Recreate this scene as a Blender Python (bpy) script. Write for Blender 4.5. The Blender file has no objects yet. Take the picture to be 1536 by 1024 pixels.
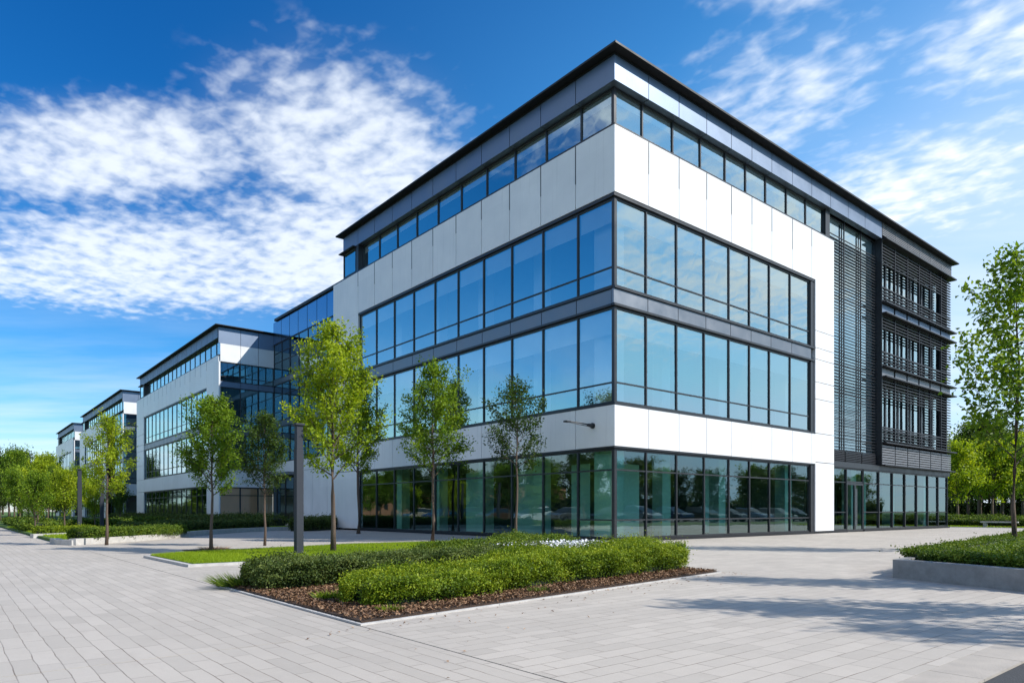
import bpy, math, random
import numpy as np
from mathutils import Vector
R_ = math.radians
scene = bpy.context.scene
COL = scene.collection
rnd = random.Random(7)

# ------------------------------------------------------------------ materials
def new_mat(name):
    m = bpy.data.materials.new(name); m.use_nodes = True
    nt = m.node_tree; nt.nodes.clear()
    out = nt.nodes.new('ShaderNodeOutputMaterial')
    return m, nt, out
def N(nt, t, **kw):
    n = nt.nodes.new(t)
    for k, v in kw.items():
        if k in ('operation', 'blend_type', 'data_type', 'attribute_name', 'noise_dimensions', 'feature', 'distribution', 'interpolation_type', 'attribute_type', 'vector_type'):
            setattr(n, k, v)
    return n
def ramp(nt, fac, stops):
    r = nt.nodes.new('ShaderNodeValToRGB'); e = r.color_ramp.elements
    while len(e) > 1: e.remove(e[-1])
    e[0].position = stops[0][0]; e[0].color = (*stops[0][1], 1)
    for p, c in stops[1:]:
        x = e.new(p); x.color = (*c, 1)
    nt.links.new(fac, r.inputs[0]); return r.outputs[0]
def mapr(nt, v, a, b, c, d, smooth=False):
    n = nt.nodes.new('ShaderNodeMapRange')
    if smooth: n.interpolation_type = 'SMOOTHSTEP'
    nt.links.new(v, n.inputs['Value'])
    for k, x in zip(('From Min', 'From Max', 'To Min', 'To Max'), (a, b, c, d)): n.inputs[k].default_value = x
    return n.outputs[0]
def noise(nt, vec, scale, detail=4, rough=.55, dist=0):
    n = nt.nodes.new('ShaderNodeTexNoise'); n.inputs['Scale'].default_value = scale
    n.inputs['Detail'].default_value = detail; n.inputs['Roughness'].default_value = rough
    n.inputs['Distortion'].default_value = dist
    if vec is not None: nt.links.new(vec, n.inputs['Vector'])
    return n.outputs[0]
def geo_pos(nt):
    return nt.nodes.new('ShaderNodeNewGeometry').outputs['Position']
def math_(nt, op, a, b=None):
    n = nt.nodes.new('ShaderNodeMath'); n.operation = op
    for i, x in enumerate((a, b)):
        if x is None: continue
        if isinstance(x, (int, float)): n.inputs[i].default_value = x
        else: nt.links.new(x, n.inputs[i])
    return n.outputs[0]
def mapping(nt, vec, scale=(1, 1, 1), rot=(0, 0, 0), loc=(0, 0, 0)):
    n = nt.nodes.new('ShaderNodeMapping'); nt.links.new(vec, n.inputs[0])
    n.inputs['Scale'].default_value = scale; n.inputs['Rotation'].default_value = rot; n.inputs['Location'].default_value = loc
    return n.outputs[0]
def mixc(nt, fac, a, b, blend='MIX'):
    n = nt.nodes.new('ShaderNodeMix'); n.data_type = 'RGBA'; n.blend_type = blend
    for i, x in ((0, fac), (6, a), (7, b)):
        if isinstance(x, (int, float)): n.inputs[i].default_value = x
        elif isinstance(x, tuple): n.inputs[i].default_value = (*x, 1)
        else: nt.links.new(x, n.inputs[i])
    return n.outputs[2]

def surf(name, col, rough=.5, metal=0., var=.12, vscale=1.5, stretch=(1, 1, 1), bump=0., bscale=60, spec=.5, streak=0., cell=0.):
    m, nt, out = new_mat(name)
    p = nt.nodes.new('ShaderNodeBsdfPrincipled')
    pos = geo_pos(nt)
    n1 = noise(nt, mapping(nt, pos, stretch), vscale, 5, .6)
    lo = tuple(c * (1 - var) for c in col); hi = tuple(min(1, c * (1 + var * .6)) for c in col)
    c = mixc(nt, mapr(nt, n1, .3, .7, 0, 1), lo, hi)
    if cell:
        fl_ = nt.nodes.new('ShaderNodeVectorMath'); fl_.operation = 'FLOOR'
        nt.links.new(mapping(nt, pos, (1 / 1.864, 1 / 1.864, .28), loc=(.31, .012, .2)), fl_.inputs[0])
        wn_ = nt.nodes.new('ShaderNodeTexWhiteNoise'); nt.links.new(fl_.outputs[0], wn_.inputs[0])
        c = mixc(nt, mapr(nt, wn_.outputs[0], 0, 1, 0, cell), c, tuple(x * .55 for x in col))
    if streak:
        n2 = noise(nt, mapping(nt, pos, (9, 9, .35)), 1, 3, .6)
        c = mixc(nt, mapr(nt, n2, .56, .8, 0, streak), c, tuple(x * .55 for x in col))
    nt.links.new(c, p.inputs['Base Color'])
    p.inputs['Metallic'].default_value = metal
    p.inputs['Specular IOR Level'].default_value = spec
    r = mapr(nt, n1, .3, .7, rough * .85, min(1, rough * 1.15)); nt.links.new(r, p.inputs['Roughness'])
    if bump:
        b = nt.nodes.new('ShaderNodeBump'); b.inputs['Strength'].default_value = bump; b.inputs['Distance'].default_value = .02
        nt.links.new(noise(nt, pos, bscale, 4), b.inputs['Height']); nt.links.new(b.outputs[0], p.inputs['Normal'])
    nt.links.new(p.outputs[0], out.inputs[0])
    return m

def glass(name, tint, base, gl=(0.86, .95, 1.0), k=1.0, wav=.10):
    m, nt, out = new_mat(name)
    tr = nt.nodes.new('ShaderNodeBsdfTransparent'); tr.inputs[0].default_value = (*tint, 1)
    g = nt.nodes.new('ShaderNodeBsdfAnisotropic') if False else nt.nodes.new('ShaderNodeBsdfGlossy')
    g.inputs['Color'].default_value = (*gl, 1); g.inputs['Roughness'].default_value = .012
    fr = nt.nodes.new('ShaderNodeFresnel'); fr.inputs[0].default_value = 1.5
    b = nt.nodes.new('ShaderNodeBump'); b.inputs['Strength'].default_value = wav; b.inputs['Distance'].default_value = .02
    nt.links.new(noise(nt, geo_pos(nt), .9, 2), b.inputs['Height'])
    nt.links.new(b.outputs[0], g.inputs['Normal'])
    f = math_(nt, 'MINIMUM', math_(nt, 'ADD', math_(nt, 'MULTIPLY', fr.outputs[0], k), base), 1.0)
    mx = nt.nodes.new('ShaderNodeMixShader')
    nt.links.new(f, mx.inputs[0]); nt.links.new(tr.outputs[0], mx.inputs[1]); nt.links.new(g.outputs[0], mx.inputs[2])
    nt.links.new(mx.outputs[0], out.inputs[0])
    return m

def leafmat(name, dark, mid, light, trans=.35):
    m, nt, out = new_mat(name)
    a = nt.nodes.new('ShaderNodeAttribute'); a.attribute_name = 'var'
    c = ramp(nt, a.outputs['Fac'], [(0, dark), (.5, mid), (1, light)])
    d = nt.nodes.new('ShaderNodeBsdfPrincipled'); nt.links.new(c, d.inputs['Base Color'])
    d.inputs['Roughness'].default_value = .55; d.inputs['Specular IOR Level'].default_value = .25
    t = nt.nodes.new('ShaderNodeBsdfTranslucent')
    nt.links.new(mixc(nt, 1.0, c, (1.25, 1.2, .55), 'MULTIPLY'), t.inputs[0])
    mx = nt.nodes.new('ShaderNodeMixShader'); mx.inputs[0].default_value = trans
    nt.links.new(d.outputs[0], mx.inputs[1]); nt.links.new(t.outputs[0], mx.inputs[2])
    nt.links.new(mx.outputs[0], out.inputs[0])
    return m

def paving(name, along_y, bw, rh, tone=1.0):
    m, nt, out = new_mat(name)
    pos = geo_pos(nt)
    wob = nt.nodes.new('ShaderNodeTexNoise'); wob.inputs['Scale'].default_value = 2.2; wob.inputs['Detail'].default_value = 3
    nt.links.new(pos, wob.inputs['Vector'])
    va = nt.nodes.new('ShaderNodeVectorMath'); va.operation = 'MULTIPLY_ADD'
    nt.links.new(wob.outputs['Color'], va.inputs[0]); va.inputs[1].default_value = (.035, .035, 0); nt.links.new(pos, va.inputs[2])
    v = mapping(nt, va.outputs[0], rot=(0, 0, R_(90) if along_y else 0))
    br = nt.nodes.new('ShaderNodeTexBrick'); nt.links.new(v, br.inputs['Vector'])
    br.offset = .5; br.offset_frequency = 2; br.squash = 1.25; br.squash_frequency = 3
    br.inputs['Scale'].default_value = 1; br.inputs['Mortar Size'].default_value = .0040
    br.inputs['Mortar Smooth'].default_value = .25; br.inputs['Bias'].default_value = 0
    br.inputs['Brick Width'].default_value = bw; br.inputs['Row Height'].default_value = rh
    c1 = tuple(x * tone for x in (.455, .408, .347)); c2 = tuple(x * tone for x in (.53, .475, .405))
    br.inputs['Color1'].default_value = (*c1, 1); br.inputs['Color2'].default_value = (*c2, 1)
    br.inputs['Mortar'].default_value = (.20, .160, .125, 1)
    st = noise(nt, mapping(nt, pos, (.35, .35, 1)), 1.0, 6, .62)
    jm = mixc(nt, mapr(nt, noise(nt, pos, 1.9, 4, .65), .38, .62, .1, 1), tuple(x * .86 for x in c1), (.17, .125, .09)); nt.links.new(jm, br.inputs['Mortar'])
    c = mixc(nt, mapr(nt, st, .42, .72, 0, .34), br.outputs['Color'], (.30, .275, .245))
    st2 = noise(nt, mapping(nt, pos, (1.6, .5, 1), (0, 0, .5)), 2.2, 5, .7)
    c = mixc(nt, mapr(nt, st2, .52, .8, 0, .38), c, (.36, .31, .26))
    gr = noise(nt, pos, 90, 3, .7)
    c = mixc(nt, mapr(nt, gr, .3, .75, .0, .22), c, (.27, .265, .26))
    wn = noise(nt, mapping(nt, pos, (3, 14, 1)), 3, 4, .7)
    c = mixc(nt, mapr(nt, wn, .55, .8, 0, .42), c, (.60, .54, .465))
    p = nt.nodes.new('ShaderNodeBsdfPrincipled'); nt.links.new(c, p.inputs['Base Color'])
    nt.links.new(mapr(nt, st, .3, .7, .62, .85), p.inputs['Roughness']); p.inputs['Specular IOR Level'].default_value = .35
    b = nt.nodes.new('ShaderNodeBump'); b.inputs['Strength'].default_value = .5; b.inputs['Distance'].default_value = .006
    h = math_(nt, 'ADD', math_(nt, 'MULTIPLY', br.outputs['Fac'], -1.0), math_(nt, 'MULTIPLY', gr, .35))
    nt.links.new(h, b.inputs['Height']); nt.links.new(b.outputs[0], p.inputs['Normal'])
    nt.links.new(p.outputs[0], out.inputs[0])
    return m

def soil(name, cs, scale, bump=.8):
    m, nt, out = new_mat(name)
    pos = geo_pos(nt)
    n1 = noise(nt, pos, scale, 6, .7)
    c = ramp(nt, n1, [(.3, cs[0]), (.5, cs[1]), (.7, cs[2])])
    n2 = noise(nt, pos, .7, 3, .6)
    c = mixc(nt, mapr(nt, n2, .4, .7, 0, .35), c, cs[0])
    p = nt.nodes.new('ShaderNodeBsdfPrincipled'); nt.links.new(c, p.inputs['Base Color']); p.inputs['Roughness'].default_value = .9
    b = nt.nodes.new('ShaderNodeBump'); b.inputs['Strength'].default_value = bump; b.inputs['Distance'].default_value = .03
    nt.links.new(n1, b.inputs['Height']); nt.links.new(b.outputs[0], p.inputs['Normal'])
    nt.links.new(p.outputs[0], out.inputs[0])
    return m

M = dict(
    white=surf('white_cladding', (.80, .80, .80), .38, var=.06, vscale=.8, streak=.26, cell=.16),
    parapet=surf('satin_aluminium', (.18, .225, .30), .50, .88, var=.06, vscale=.7, streak=.1),
    slim=surf('grey_spandrel', (.20, .215, .24), .42, .8, var=.08),
    frame=surf('dark_frame_paint', (.022, .024, .028), .38, .0, var=.15),
    roof=surf('dark_roof_metal', (.014, .015, .018), .5, .0, var=.15, spec=.3),
    slat=surf('louvre_metal', (.022, .022, .026), .45, .0, var=.15, spec=.35),
    slatlight=surf('pale_louvre_metal', (.20, .20, .21), .4, .3, var=.1),
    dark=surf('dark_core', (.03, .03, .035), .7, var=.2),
    upper=glass('coated_glass', (.94, 1.0, 1.0), .46, gl=(.84, 1.0, 1.0), k=.8, wav=.14),
    lower=glass('clear_glass', (.56, .93, .83), .16, gl=(.80, 1.0, .98), k=.85),
    clear=glass('shop_glass', (.95, .93, .90), .03),
    spanglass=surf('blue_spandrel_glass', (.20, .31, .44), .14, .9, var=.05, vscale=.5),
    link=glass('link_glass', (.20, .38, .44), .26, gl=(.62, .90, 1.0), k=.8),
    blind=surf('roller_blind', (.90, .91, .91), .8, var=.06),
    tan=surf('tan_blind', (.95, .62, .37), .8, var=.08),
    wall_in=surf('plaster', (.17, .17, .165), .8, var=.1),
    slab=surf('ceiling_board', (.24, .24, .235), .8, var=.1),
    column=surf('column_paint', (.88, .90, .88), .6, var=.05),
    concrete=surf('planter_concrete', (.27, .265, .255), .75, var=.25, vscale=6, bump=.3, bscale=40, streak=.3),
    kerb=surf('kerb_stone', (.50, .48, .45), .75, var=.2, vscale=5, bump=.3),
    lamp=surf('lamp_post_paint', (.040, .045, .055), .6, .0, var=.1, spec=.25),
    bark=surf('bark', (.13, .09, .065), .9, var=.35, vscale=8, stretch=(3, 3, .6), bump=.8, bscale=40),
    twig=surf('twig_bark', (.075, .055, .04), .9, var=.3, vscale=8),
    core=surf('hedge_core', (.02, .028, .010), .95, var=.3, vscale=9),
    asphalt=surf('asphalt', (.055, .057, .06), .85, var=.3, vscale=30, bump=.5, bscale=120),
    brick=surf('orange_render', (.48, .22, .13), .8, var=.2, vscale=3),
    petal=surf('white_petal', (.80, .80, .82), .6, var=.06),
    rubber=surf('tyre_rubber', (.02, .02, .02), .8, var=.2),
    carglass=surf('car_glass', (.02, .03, .035), .08, var=.1, spec=.8),
    alloy=surf('alloy_rim', (.5, .5, .52), .3, .8, var=.05),
    l_yel=leafmat('leaf_yellow_green', (.12, .19, .010), (.29, .40, .015), (.50, .56, .03), .45),
    l_mid=leafmat('leaf_mid_green', (.055, .12, .010), (.15, .26, .015), (.29, .40, .03), .42),
    l_dark=leafmat('leaf_dark_green', (.022, .050, .010), (.050, .095, .014), (.10, .165, .022), .38),
    l_wood=leafmat('leaf_wood', (.03, .06, .010), (.075, .135, .016), (.16, .23, .03)),
    h_yel=leafmat('hedge_leaf_bright', (.045, .09, .008), (.165, .25, .012), (.40, .46, .035), .35),
    h_dark=leafmat('hedge_leaf_dark', (.03, .055, .012), (.090, .135, .028), (.21, .25, .07), .3),
    h_mid=leafmat('hedge_leaf_mid', (.04, .08, .010), (.095, .165, .015), (.22, .28, .03), .3),
    grass=leafmat('grass_blade', (.16, .26, .010), (.29, .40, .014), (.44, .50, .03), .4),
    gcover=leafmat('ground_cover_blade', (.022, .055, .008), (.050, .105, .012), (.11, .18, .022), .3),
    chip=leafmat('bark_chip', (.09, .048, .026), (.27, .15, .08), (.52, .35, .21), 0.),
)
M['paint'] = {}
def paint(n, c):
    if n not in M['paint']: M['paint'][n] = surf('car_paint_' + n, c, .22, .2, var=.04, spec=.7)
    return M['paint'][n]
M['path'] = paving('path_pavers', True, .55, .14)
M['plaza'] = paving('plaza_pavers', False, .40, .17, 1.02)
M['turf'] = soil('turf', ((.035, .07, .010), (.075, .14, .016), (.12, .20, .022)), 30)
M['mulch'] = soil('mulch_soil', ((.020, .012, .008), (.060, .034, .020), (.13, .08, .05)), 45)

# ------------------------------------------------------------------ mesh helpers
class MB:
    def __init__(s): s.v = []; s.f = []; s.mi = []; s.c = 0
    def box(s, a, b, mi=0):
        x0, x1 = sorted((a[0], b[0])); y0, y1 = sorted((a[1], b[1])); z0, z1 = sorted((a[2], b[2]))
        n = len(s.v)
        s.v += [(x0, y0, z0), (x1, y0, z0), (x1, y1, z0), (x0, y1, z0), (x0, y0, z1), (x1, y0, z1), (x1, y1, z1), (x0, y1, z1)]
        for q in ((0, 3, 2, 1), (4, 5, 6, 7), (0, 1, 5, 4), (1, 2, 6, 5), (2, 3, 7, 6), (3, 0, 4, 7)):
            s.f.append(tuple(n + i for i in q)); s.mi.append(mi)
        return s
    def quad(s, pts, mi=0):
        n = len(s.v); s.v += [tuple(p) for p in pts]; s.f.append(tuple(range(n, n + len(pts)))); s.mi.append(mi); return s
    def prism(s, poly, z0, z1, mi=0):
        n = len(s.v); k = len(poly)
        s.v += [(p[0], p[1], z0) for p in poly] + [(p[0], p[1], z1) for p in poly]
        s.f.append(tuple(n + i for i in reversed(range(k)))); s.f.append(tuple(n + k + i for i in range(k))); s.mi += [mi, mi]
        for i in range(k):
            j = (i + 1) % k; s.f.append((n + i, n + j, n + k + j, n + k + i)); s.mi.append(mi)
        return s
    def tube(s, pts, rads, seg=8, mi=0, cap=True):
        n0 = len(s.v); P = [Vector(p) for p in pts]
        up = Vector((0, 0, 1))
        for i, p in enumerate(P):
            d = (P[min(i + 1, len(P) - 1)] - P[max(i - 1, 0)]).normalized()
            a = d.cross(up)
            if a.length < .05: a = d.cross(Vector((1, 0, 0)))
            a.normalize(); b = d.cross(a).normalized()
            for k in range(seg):
                t = 2 * math.pi * k / seg
                q = p + (a * math.cos(t) + b * math.sin(t)) * rads[i]; s.v.append(tuple(q))
        for i in range(len(P) - 1):
            for k in range(seg):
                k2 = (k + 1) % seg
                s.f.append((n0 + i * seg + k, n0 + i * seg + k2, n0 + (i + 1) * seg + k2, n0 + (i + 1) * seg + k)); s.mi.append(mi)
        if cap:
            s.f.append(tuple(n0 + k for k in reversed(range(seg)))); s.mi.append(mi)
            e = n0 + (len(P) - 1) * seg; s.f.append(tuple(e + k for k in range(seg))); s.mi.append(mi)
        return s
    def mesh(s, name, mats, smooth=False):
        me = bpy.data.meshes.new(name); me.from_pydata(s.v, [], s.f)
        for m in (mats if isinstance(mats, (list, tuple)) else [mats]): me.materials.append(m)
        if any(s.mi): me.polygons.foreach_set('material_index', s.mi)
        if smooth: me.polygons.foreach_set('use_smooth', [True] * len(me.polygons))
        me.update(); return me
    def build(s, name, mats, parent=None, smooth=False, bevel=0., loc=None):
        o = bpy.data.objects.new(name, s.mesh(name, mats, smooth)); COL.objects.link(o)
        if parent is not None: o.parent = parent
        if loc is not None: o.location = loc
        if bevel:
            b = o.modifiers.new('bevel', 'BEVEL'); b.width = bevel; b.segments = 2; b.limit_method = 'ANGLE'
        return o
def tag(o, label=None, cat=None, group=None, kind=None):
    if label: o['label'] = label
    if cat: o['category'] = cat
    if group: o['group'] = group
    if kind: o['kind'] = kind
    return o
def thing(name, label, cat, loc=(0, 0, 0), group=None):
    o = bpy.data.objects.new(name, None); o.empty_display_size = .3; COL.objects.link(o); o.location = loc
    return tag(o, label, cat, group)
def copy_tree(o, parent=None):
    c = o.copy(); COL.objects.link(c)
    if parent is not None: c.parent = parent
    for ch in list(o.children): copy_tree(ch, c)
    return c
def np_mesh(name, verts, nper, mats, var=None, mi=None):
    """verts (n*nper,3): n separate faces with nper corners each"""
    n = len(verts) // nper
    me = bpy.data.meshes.new(name)
    me.vertices.add(len(verts)); me.vertices.foreach_set('co', verts.astype(np.float32).ravel())
    me.loops.add(n * nper); me.loops.foreach_set('vertex_index', np.arange(n * nper, dtype=np.int32))
    me.polygons.add(n); me.polygons.foreach_set('loop_start', np.arange(0, n * nper, nper, dtype=np.int32))
    for m in (mats if isinstance(mats, (list, tuple)) else [mats]): me.materials.append(m)
    if mi is not None: me.polygons.foreach_set('material_index', mi.astype(np.int32))
    me.update(calc_edges=True)
    if var is not None:
        a = me.attributes.new('var', 'FLOAT', 'FACE'); a.data.foreach_set('value', np.clip(var, 0, 1).astype(np.float32))
    return me
def leaves(P, size, rng, up=.35, asp=.55, out=None, outw=0.):
    """diamond leaves of random orientation at points P"""
    n = len(P)
    nr = rng.normal(size=(n, 3)); nr[:, 2] = nr[:, 2] + up * 1.6
    if out is not None: nr += out * outw
    nr /= np.linalg.norm(nr, axis=1)[:, None]
    t = rng.normal(size=(n, 3)); t -= (t * nr).sum(1)[:, None] * nr; t /= np.linalg.norm(t, axis=1)[:, None]
    b = np.cross(nr, t)
    s = size * rng.uniform(.6, 1.25, n)[:, None]
    bend = nr * s * .18
    V = np.stack([P - t * s * .5, P + b * s * asp * .5 + bend, P + t * s * .5, P - b * s * asp * .5 + bend], 1)
    return V.reshape(-1, 3)

# ------------------------------------------------------------------ facade frames: u along the wall, d inward
class Fr:
    def __init__(s, axis, off): s.a = axis; s.o = off
    def pt(s, u, d, z): return (u, s.o + d, z) if s.a == 'x' else (s.o + d, u, z)
    def box(s, mb, u0, u1, d0, d1, z0, z1, mi=0): mb.box(s.pt(u0, d0, z0), s.pt(u1, d1, z1), mi)

def window(parent, F, u0, u1, z0, z1, d, transoms=(), gm='upper', blind=None, jw=.032, blind_mat='blind', bd=.085, name='window', deep=.045):
    mb = MB()
    F.box(mb, u0, u0 + jw, d - deep, d + .06, z0, z1); F.box(mb, u1 - jw, u1, d - deep, d + .06, z0, z1)
    F.box(mb, u0 + jw, u1 - jw, d - deep * .9, d + .05, z0, z0 + .07); F.box(mb, u0 + jw, u1 - jw, d - deep * .9, d + .05, z1 - .07, z1)
    for t in transoms: F.box(mb, u0 + jw, u1 - jw, d - .03, d + .04, t - .025, t + .025)
    w = mb.build(name, M['frame'], parent)
    g = MB(); e = lambda: rnd.uniform(-.0035, .0035)
    q = [F.pt(u0 + jw, d + e(), z0 + .07), F.pt(u1 - jw, d + e(), z0 + .07), F.pt(u1 - jw, d + e(), z1 - .07), F.pt(u0 + jw, d + e(), z1 - .07)]
    g.quad(q if F.a == 'x' else q[::-1])
    g.build('pane', M[gm], w)
    if blind:
        b = MB(); F.box(b, u0 + .05, u1 - .05, d + bd, d + bd + .012, z1 - blind * (z1 - z0), z1 - .075)
        b.build('blind', M[blind_mat], w)
    return w
def panels(parent, F, us, z0, z1, d0=0., d1=.12, mat='white', name='cladding_panel', gap=.016, hj=(), marks=False):
    """a clad strip; us = joint positions; hj = extra horizontal joints. Panels share one mesh over a dark backing."""
    mb = MB(); zz = [z0] + sorted(hj) + [z1]
    for a, b in zip(us[:-1], us[1:]):
        for p, q in zip(zz[:-1], zz[1:]):
            F.box(mb, a + (gap if a != us[0] else 0), b - (gap if b != us[-1] else 0), d0, d1, p + (gap if p != z0 else 0), q - (gap if q != z1 else 0), 0)
    F.box(mb, us[0] + .02, us[-1] - .02, d1 + .004, d1 + .04, z0 + .02, z1 - .02, 1)
    if marks:
        for u in us[1:-1]:
            L = (z1 - z0) * rnd.choice((.35, .5, .6, .45)); F.box(mb, u - .024, u + .024, d0 - .003, d1, z1 - L, z1 - .004, 1)
    return mb.build(name, [M[mat], M['frame']], parent, bevel=0)
def ledge(parent, F, u0, u1, d0, d1, z0, z1, mat='frame', name='ledge'):
    mb = MB(); F.box(mb, u0, u1, d0, d1, z0, z1); return mb.build(name, M[mat], parent)

Z = dict(g1=3.20, b1a=3.27, b1b=4.66, w2a=4.74, w2b=8.02, w3a=8.70, w3b=11.74, b2a=11.86, b2b=14.12, ra=14.20, rb=15.63, pa=15.63, pb=16.47, r0=16.49, r1=16.81)
def lin(a, b, n): return [a + (b - a) * i / n for i in range(n + 1)]

def left_front(B, x0, Yf0, Yg0, Yg1, Yf1, Yt0, Yt1, gs, rs, zs=1., corner=False, tr=True, blinds=True):
    """the long front of an office block, facing -X at x = x0"""
    z = {k: v * zs for k, v in Z.items()}
    F = Fr('y', x0)
    s = .12 if corner else 0.
    st = lambda us: [us[0] + s] + list(us[1:])
    # white frame
    bays = ([Yf0] if Yg0 > Yf0 + .3 else []) + list(gs) + [Yf1]
    panels(B, F, [bays[0] + .12] + bays[1:], z['b2a'], z['b2b'], mat='white', marks=True, name='upper_cladding')
    panels(B, F, st(gs) if Yg0 == Yf0 else gs, z['b1a'], z['b1b'], mat='white', name='lower_cladding')
    for a, b in ((Yf0, Yg0), (Yg1, Yf1)):
        if b - a > .3: panels(B, F, [a + (.12 if a == Yf0 else 0), b], .10, z['b2a'] - .006, mat='white', hj=[z[k] for k in ('b1a', 'b1b', 'w2b', 'w3a')] + [6.3 * zs, 9.9 * zs], name='pier_cladding')
    ledge(B, F, Yf0 + .02, Yf1 - .02, .0, .55, 14.125 * zs, 14.185 * zs)
    # slim spandrel between first and second floor
    panels(B, F, st(gs), z['w2b'] + .10, z['w3a'] - .10, .04, .14, mat='slim', name='spandrel')
    ledge(B, F, st(gs)[0], gs[-1], -.02, .15, z['w3a'] - .085, z['w3a'] - .005); ledge(B, F, st(gs)[0], gs[-1], -.0, .15, z['w2b'] + .01, z['w2b'] + .085)
    ledge(B, F, st(gs)[0], gs[-1], .02, .15, z['w3b'] + .005, z['b2a'] - .01); ledge(B, F, st(gs)[0], gs[-1], -.015, .15, z['b1b'] + .006, z['w2a'] - .006); ledge(B, F, st(gs)[0], gs[-1], .01, .15, z['g1'] + .006, z['b1a'] - .004)
    ledge(B, F, st(gs)[0], gs[-1], .02, .3, .0, .09, 'roof', 'plinth')
    d = .14
    for i, (a, b) in enumerate(zip(gs[:-1], gs[1:])):
        a2 = a + d + .05 if (i == 0 and corner) else a
        window(B, F, a2, b, z['w3a'], z['w3b'], d, (z['w3a'] + .69 * zs,), 'upper', .255 if blinds else None)
        window(B, F, a2, b, z['w2a'], z['w2b'], d, (z['w2a'] + .71 * zs,), 'upper', .27 if blinds else None)
        window(B, F, a2, b, .095, z['g1'], d, (2.47 * zs,) if i else (.75, 2.47 * zs), 'lower')
    # top storey
    d = .32
    for i, (a, b) in enumerate(zip(rs[:-1], rs[1:])):
        a2 = a + d + .05 if (i == 0 and corner) else a
        window(B, F, a2, b, z['ra'], z['rb'] - .006, d, (), 'upper', .3 if blinds else None)
    if Yt1 > rs[-1] + .2:
        window(B, F, rs[-1] + .30, Yt1, z['ra'], z['pa'] - .06, .05, (), 'upper')
        ledge(B, F, rs[-1], rs[-1] + .28, .02, .34, z['ra'], z['pa'] - .006, 'frame', 'corner_post')
        ledge(B, F, rs[-1] + .28, Yt1 + .25, -.18, .3, z['pa'] - .055, z['pa'] - .006, 'roof')
    pj = [Yt0 + (.30 if corner else 0)] + [r for r in rs[1:]] + ([Yt1] if Yt1 > rs[-1] + .2 else [])
    panels(B, F, pj, z['pa'], z['pb'], .0, .30, mat='parapet', name='parapet_panel')

def interior(B, x0, y0, x1, y1, zs, cols, top=None):
    """floor slabs, back wall and columns seen through the glass"""
    for a, b in ((3.32, 4.55), (8.1, 8.55), (11.82, 12.2)):
        MB().box((x0 + .55, y0 + .55, a * zs), (x1, y1, b * zs)).build('floor_slab', M['slab'], B)
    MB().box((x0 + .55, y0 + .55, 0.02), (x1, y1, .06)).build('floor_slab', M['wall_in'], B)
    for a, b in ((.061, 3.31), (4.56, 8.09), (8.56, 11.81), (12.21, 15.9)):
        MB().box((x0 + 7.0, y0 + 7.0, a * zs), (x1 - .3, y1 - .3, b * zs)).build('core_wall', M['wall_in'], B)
    for (x, y, wx, wy) in cols:
        for a, b in ((.061, 3.31), (4.56, 8.09), (8.56, 11.81)):
            MB().box((x, y, a * zs), (x + wx, y + wy, b * zs)).build('column', M['column'], B)

# ------------------------------------------------------------------ main office building
XR1 = 31.5
B = thing('office_building', 'large four storey white and glass office block nearest the front corner bed', 'office building', group='office blocks in the row')
gl = lin(0, 18.64, 10)
left_front(B, 0, 0, 0, 18.64, 21.72, 0, 20.43, gl, gl, corner=True)
F = Fr('x', 0)
gr = [0, 1.79, 3.54, 5.28, 6.97, 8.48, 10.05, 11.8, 13.55]
rr = gr + [15.30]
z = Z
panels(B, F, [0] + gr[1:] + [15.74], z['b2a'], z['b2b'], mat='white', marks=True, name='upper_cladding')
panels(B, F, gr + [13.9, ], z['b1a'], z['b1b'], mat='white', name='lower_cladding')
panels(B, F, [13.9 + .004, 15.74], .12, z['b2a'] - .006, mat='white', d1=.5, hj=[3.34, 4.7, 6.3, 7.1, 8.17, 8.7, 9.5], name='pier_cladding')
ledge(B, F, 13.95, 15.7, .05, .45, 0, .115, 'roof', 'plinth')
ledge(B, F, .02, 15.72, .0, .55, 14.125, 14.185)
panels(B, F, gr, z['w2b'] + .10, z['w3a'] - .10, .04, .14, mat='slim', name='spandrel')
g0, g1 = gr[0], 13.62
ledge(B, F, g0, 13.88, -.02, .15, z['w3a'] - .085, z['w3a'] - .005); ledge(B, F, g0, 13.88, .0, .15, z['w2b'] + .01, z['w2b'] + .085)
ledge(B, F, g0, 13.88, .02, .15, z['w3b'] + .005, z['b2a'] - .01); ledge(B, F, g0, 13.88, -.015, .15, z['b1b'] + .006, z['w2a'] - .006); ledge(B, F, g0, 13.88, .01, .15, z['g1'] + .006, z['b1a'] - .004)
ledge(B, F, g0, 13.88, .02, .3, 0, .09, 'roof', 'plinth')
for a, b in ((z['w3a'], z['w3b']), (z['w2a'], z['w2b']), (.095, z['g1'])):
    ledge(B, F, 13.56, 13.89, .05, .30, a, b, 'frame', 'jamb_post')
d = .14
for i, (a, b) in enumerate(zip(gr[:-1], gr[1:])):
    a2 = a + d + .05 if i == 0 else a
    window(B, F, a2, b, z['w3a'], z['w3b'], d, (z['w3a'] + .69,), 'upper', .255)
    window(B, F, a2, b, z['w2a'], z['w2b'], d, (z['w2a'] + .71,), 'upper', .27)
    window(B, F, a2, b, .095, z['g1'], d, (.75, 2.47), 'lower')
for a, b in ((z['w3a'], z['w3b']), (z['w2a'], z['w2b']), (.095, z['g1'])):
    MB().box((.09, .09, a), (.185, .185, b)).build('corner_post', M['frame'], B)
MB().box((.27, .27, z['ra']), (.365, .365, z['rb'] - .006)).build('corner_post', M['frame'], B)
for i, (a, b) in enumerate(zip(rr[:-1], rr[1:])):
    window(B, F, a + .37 if i == 0 else a, b, z['ra'], z['rb'] - .006, .32, (), 'upper', .3)
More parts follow.
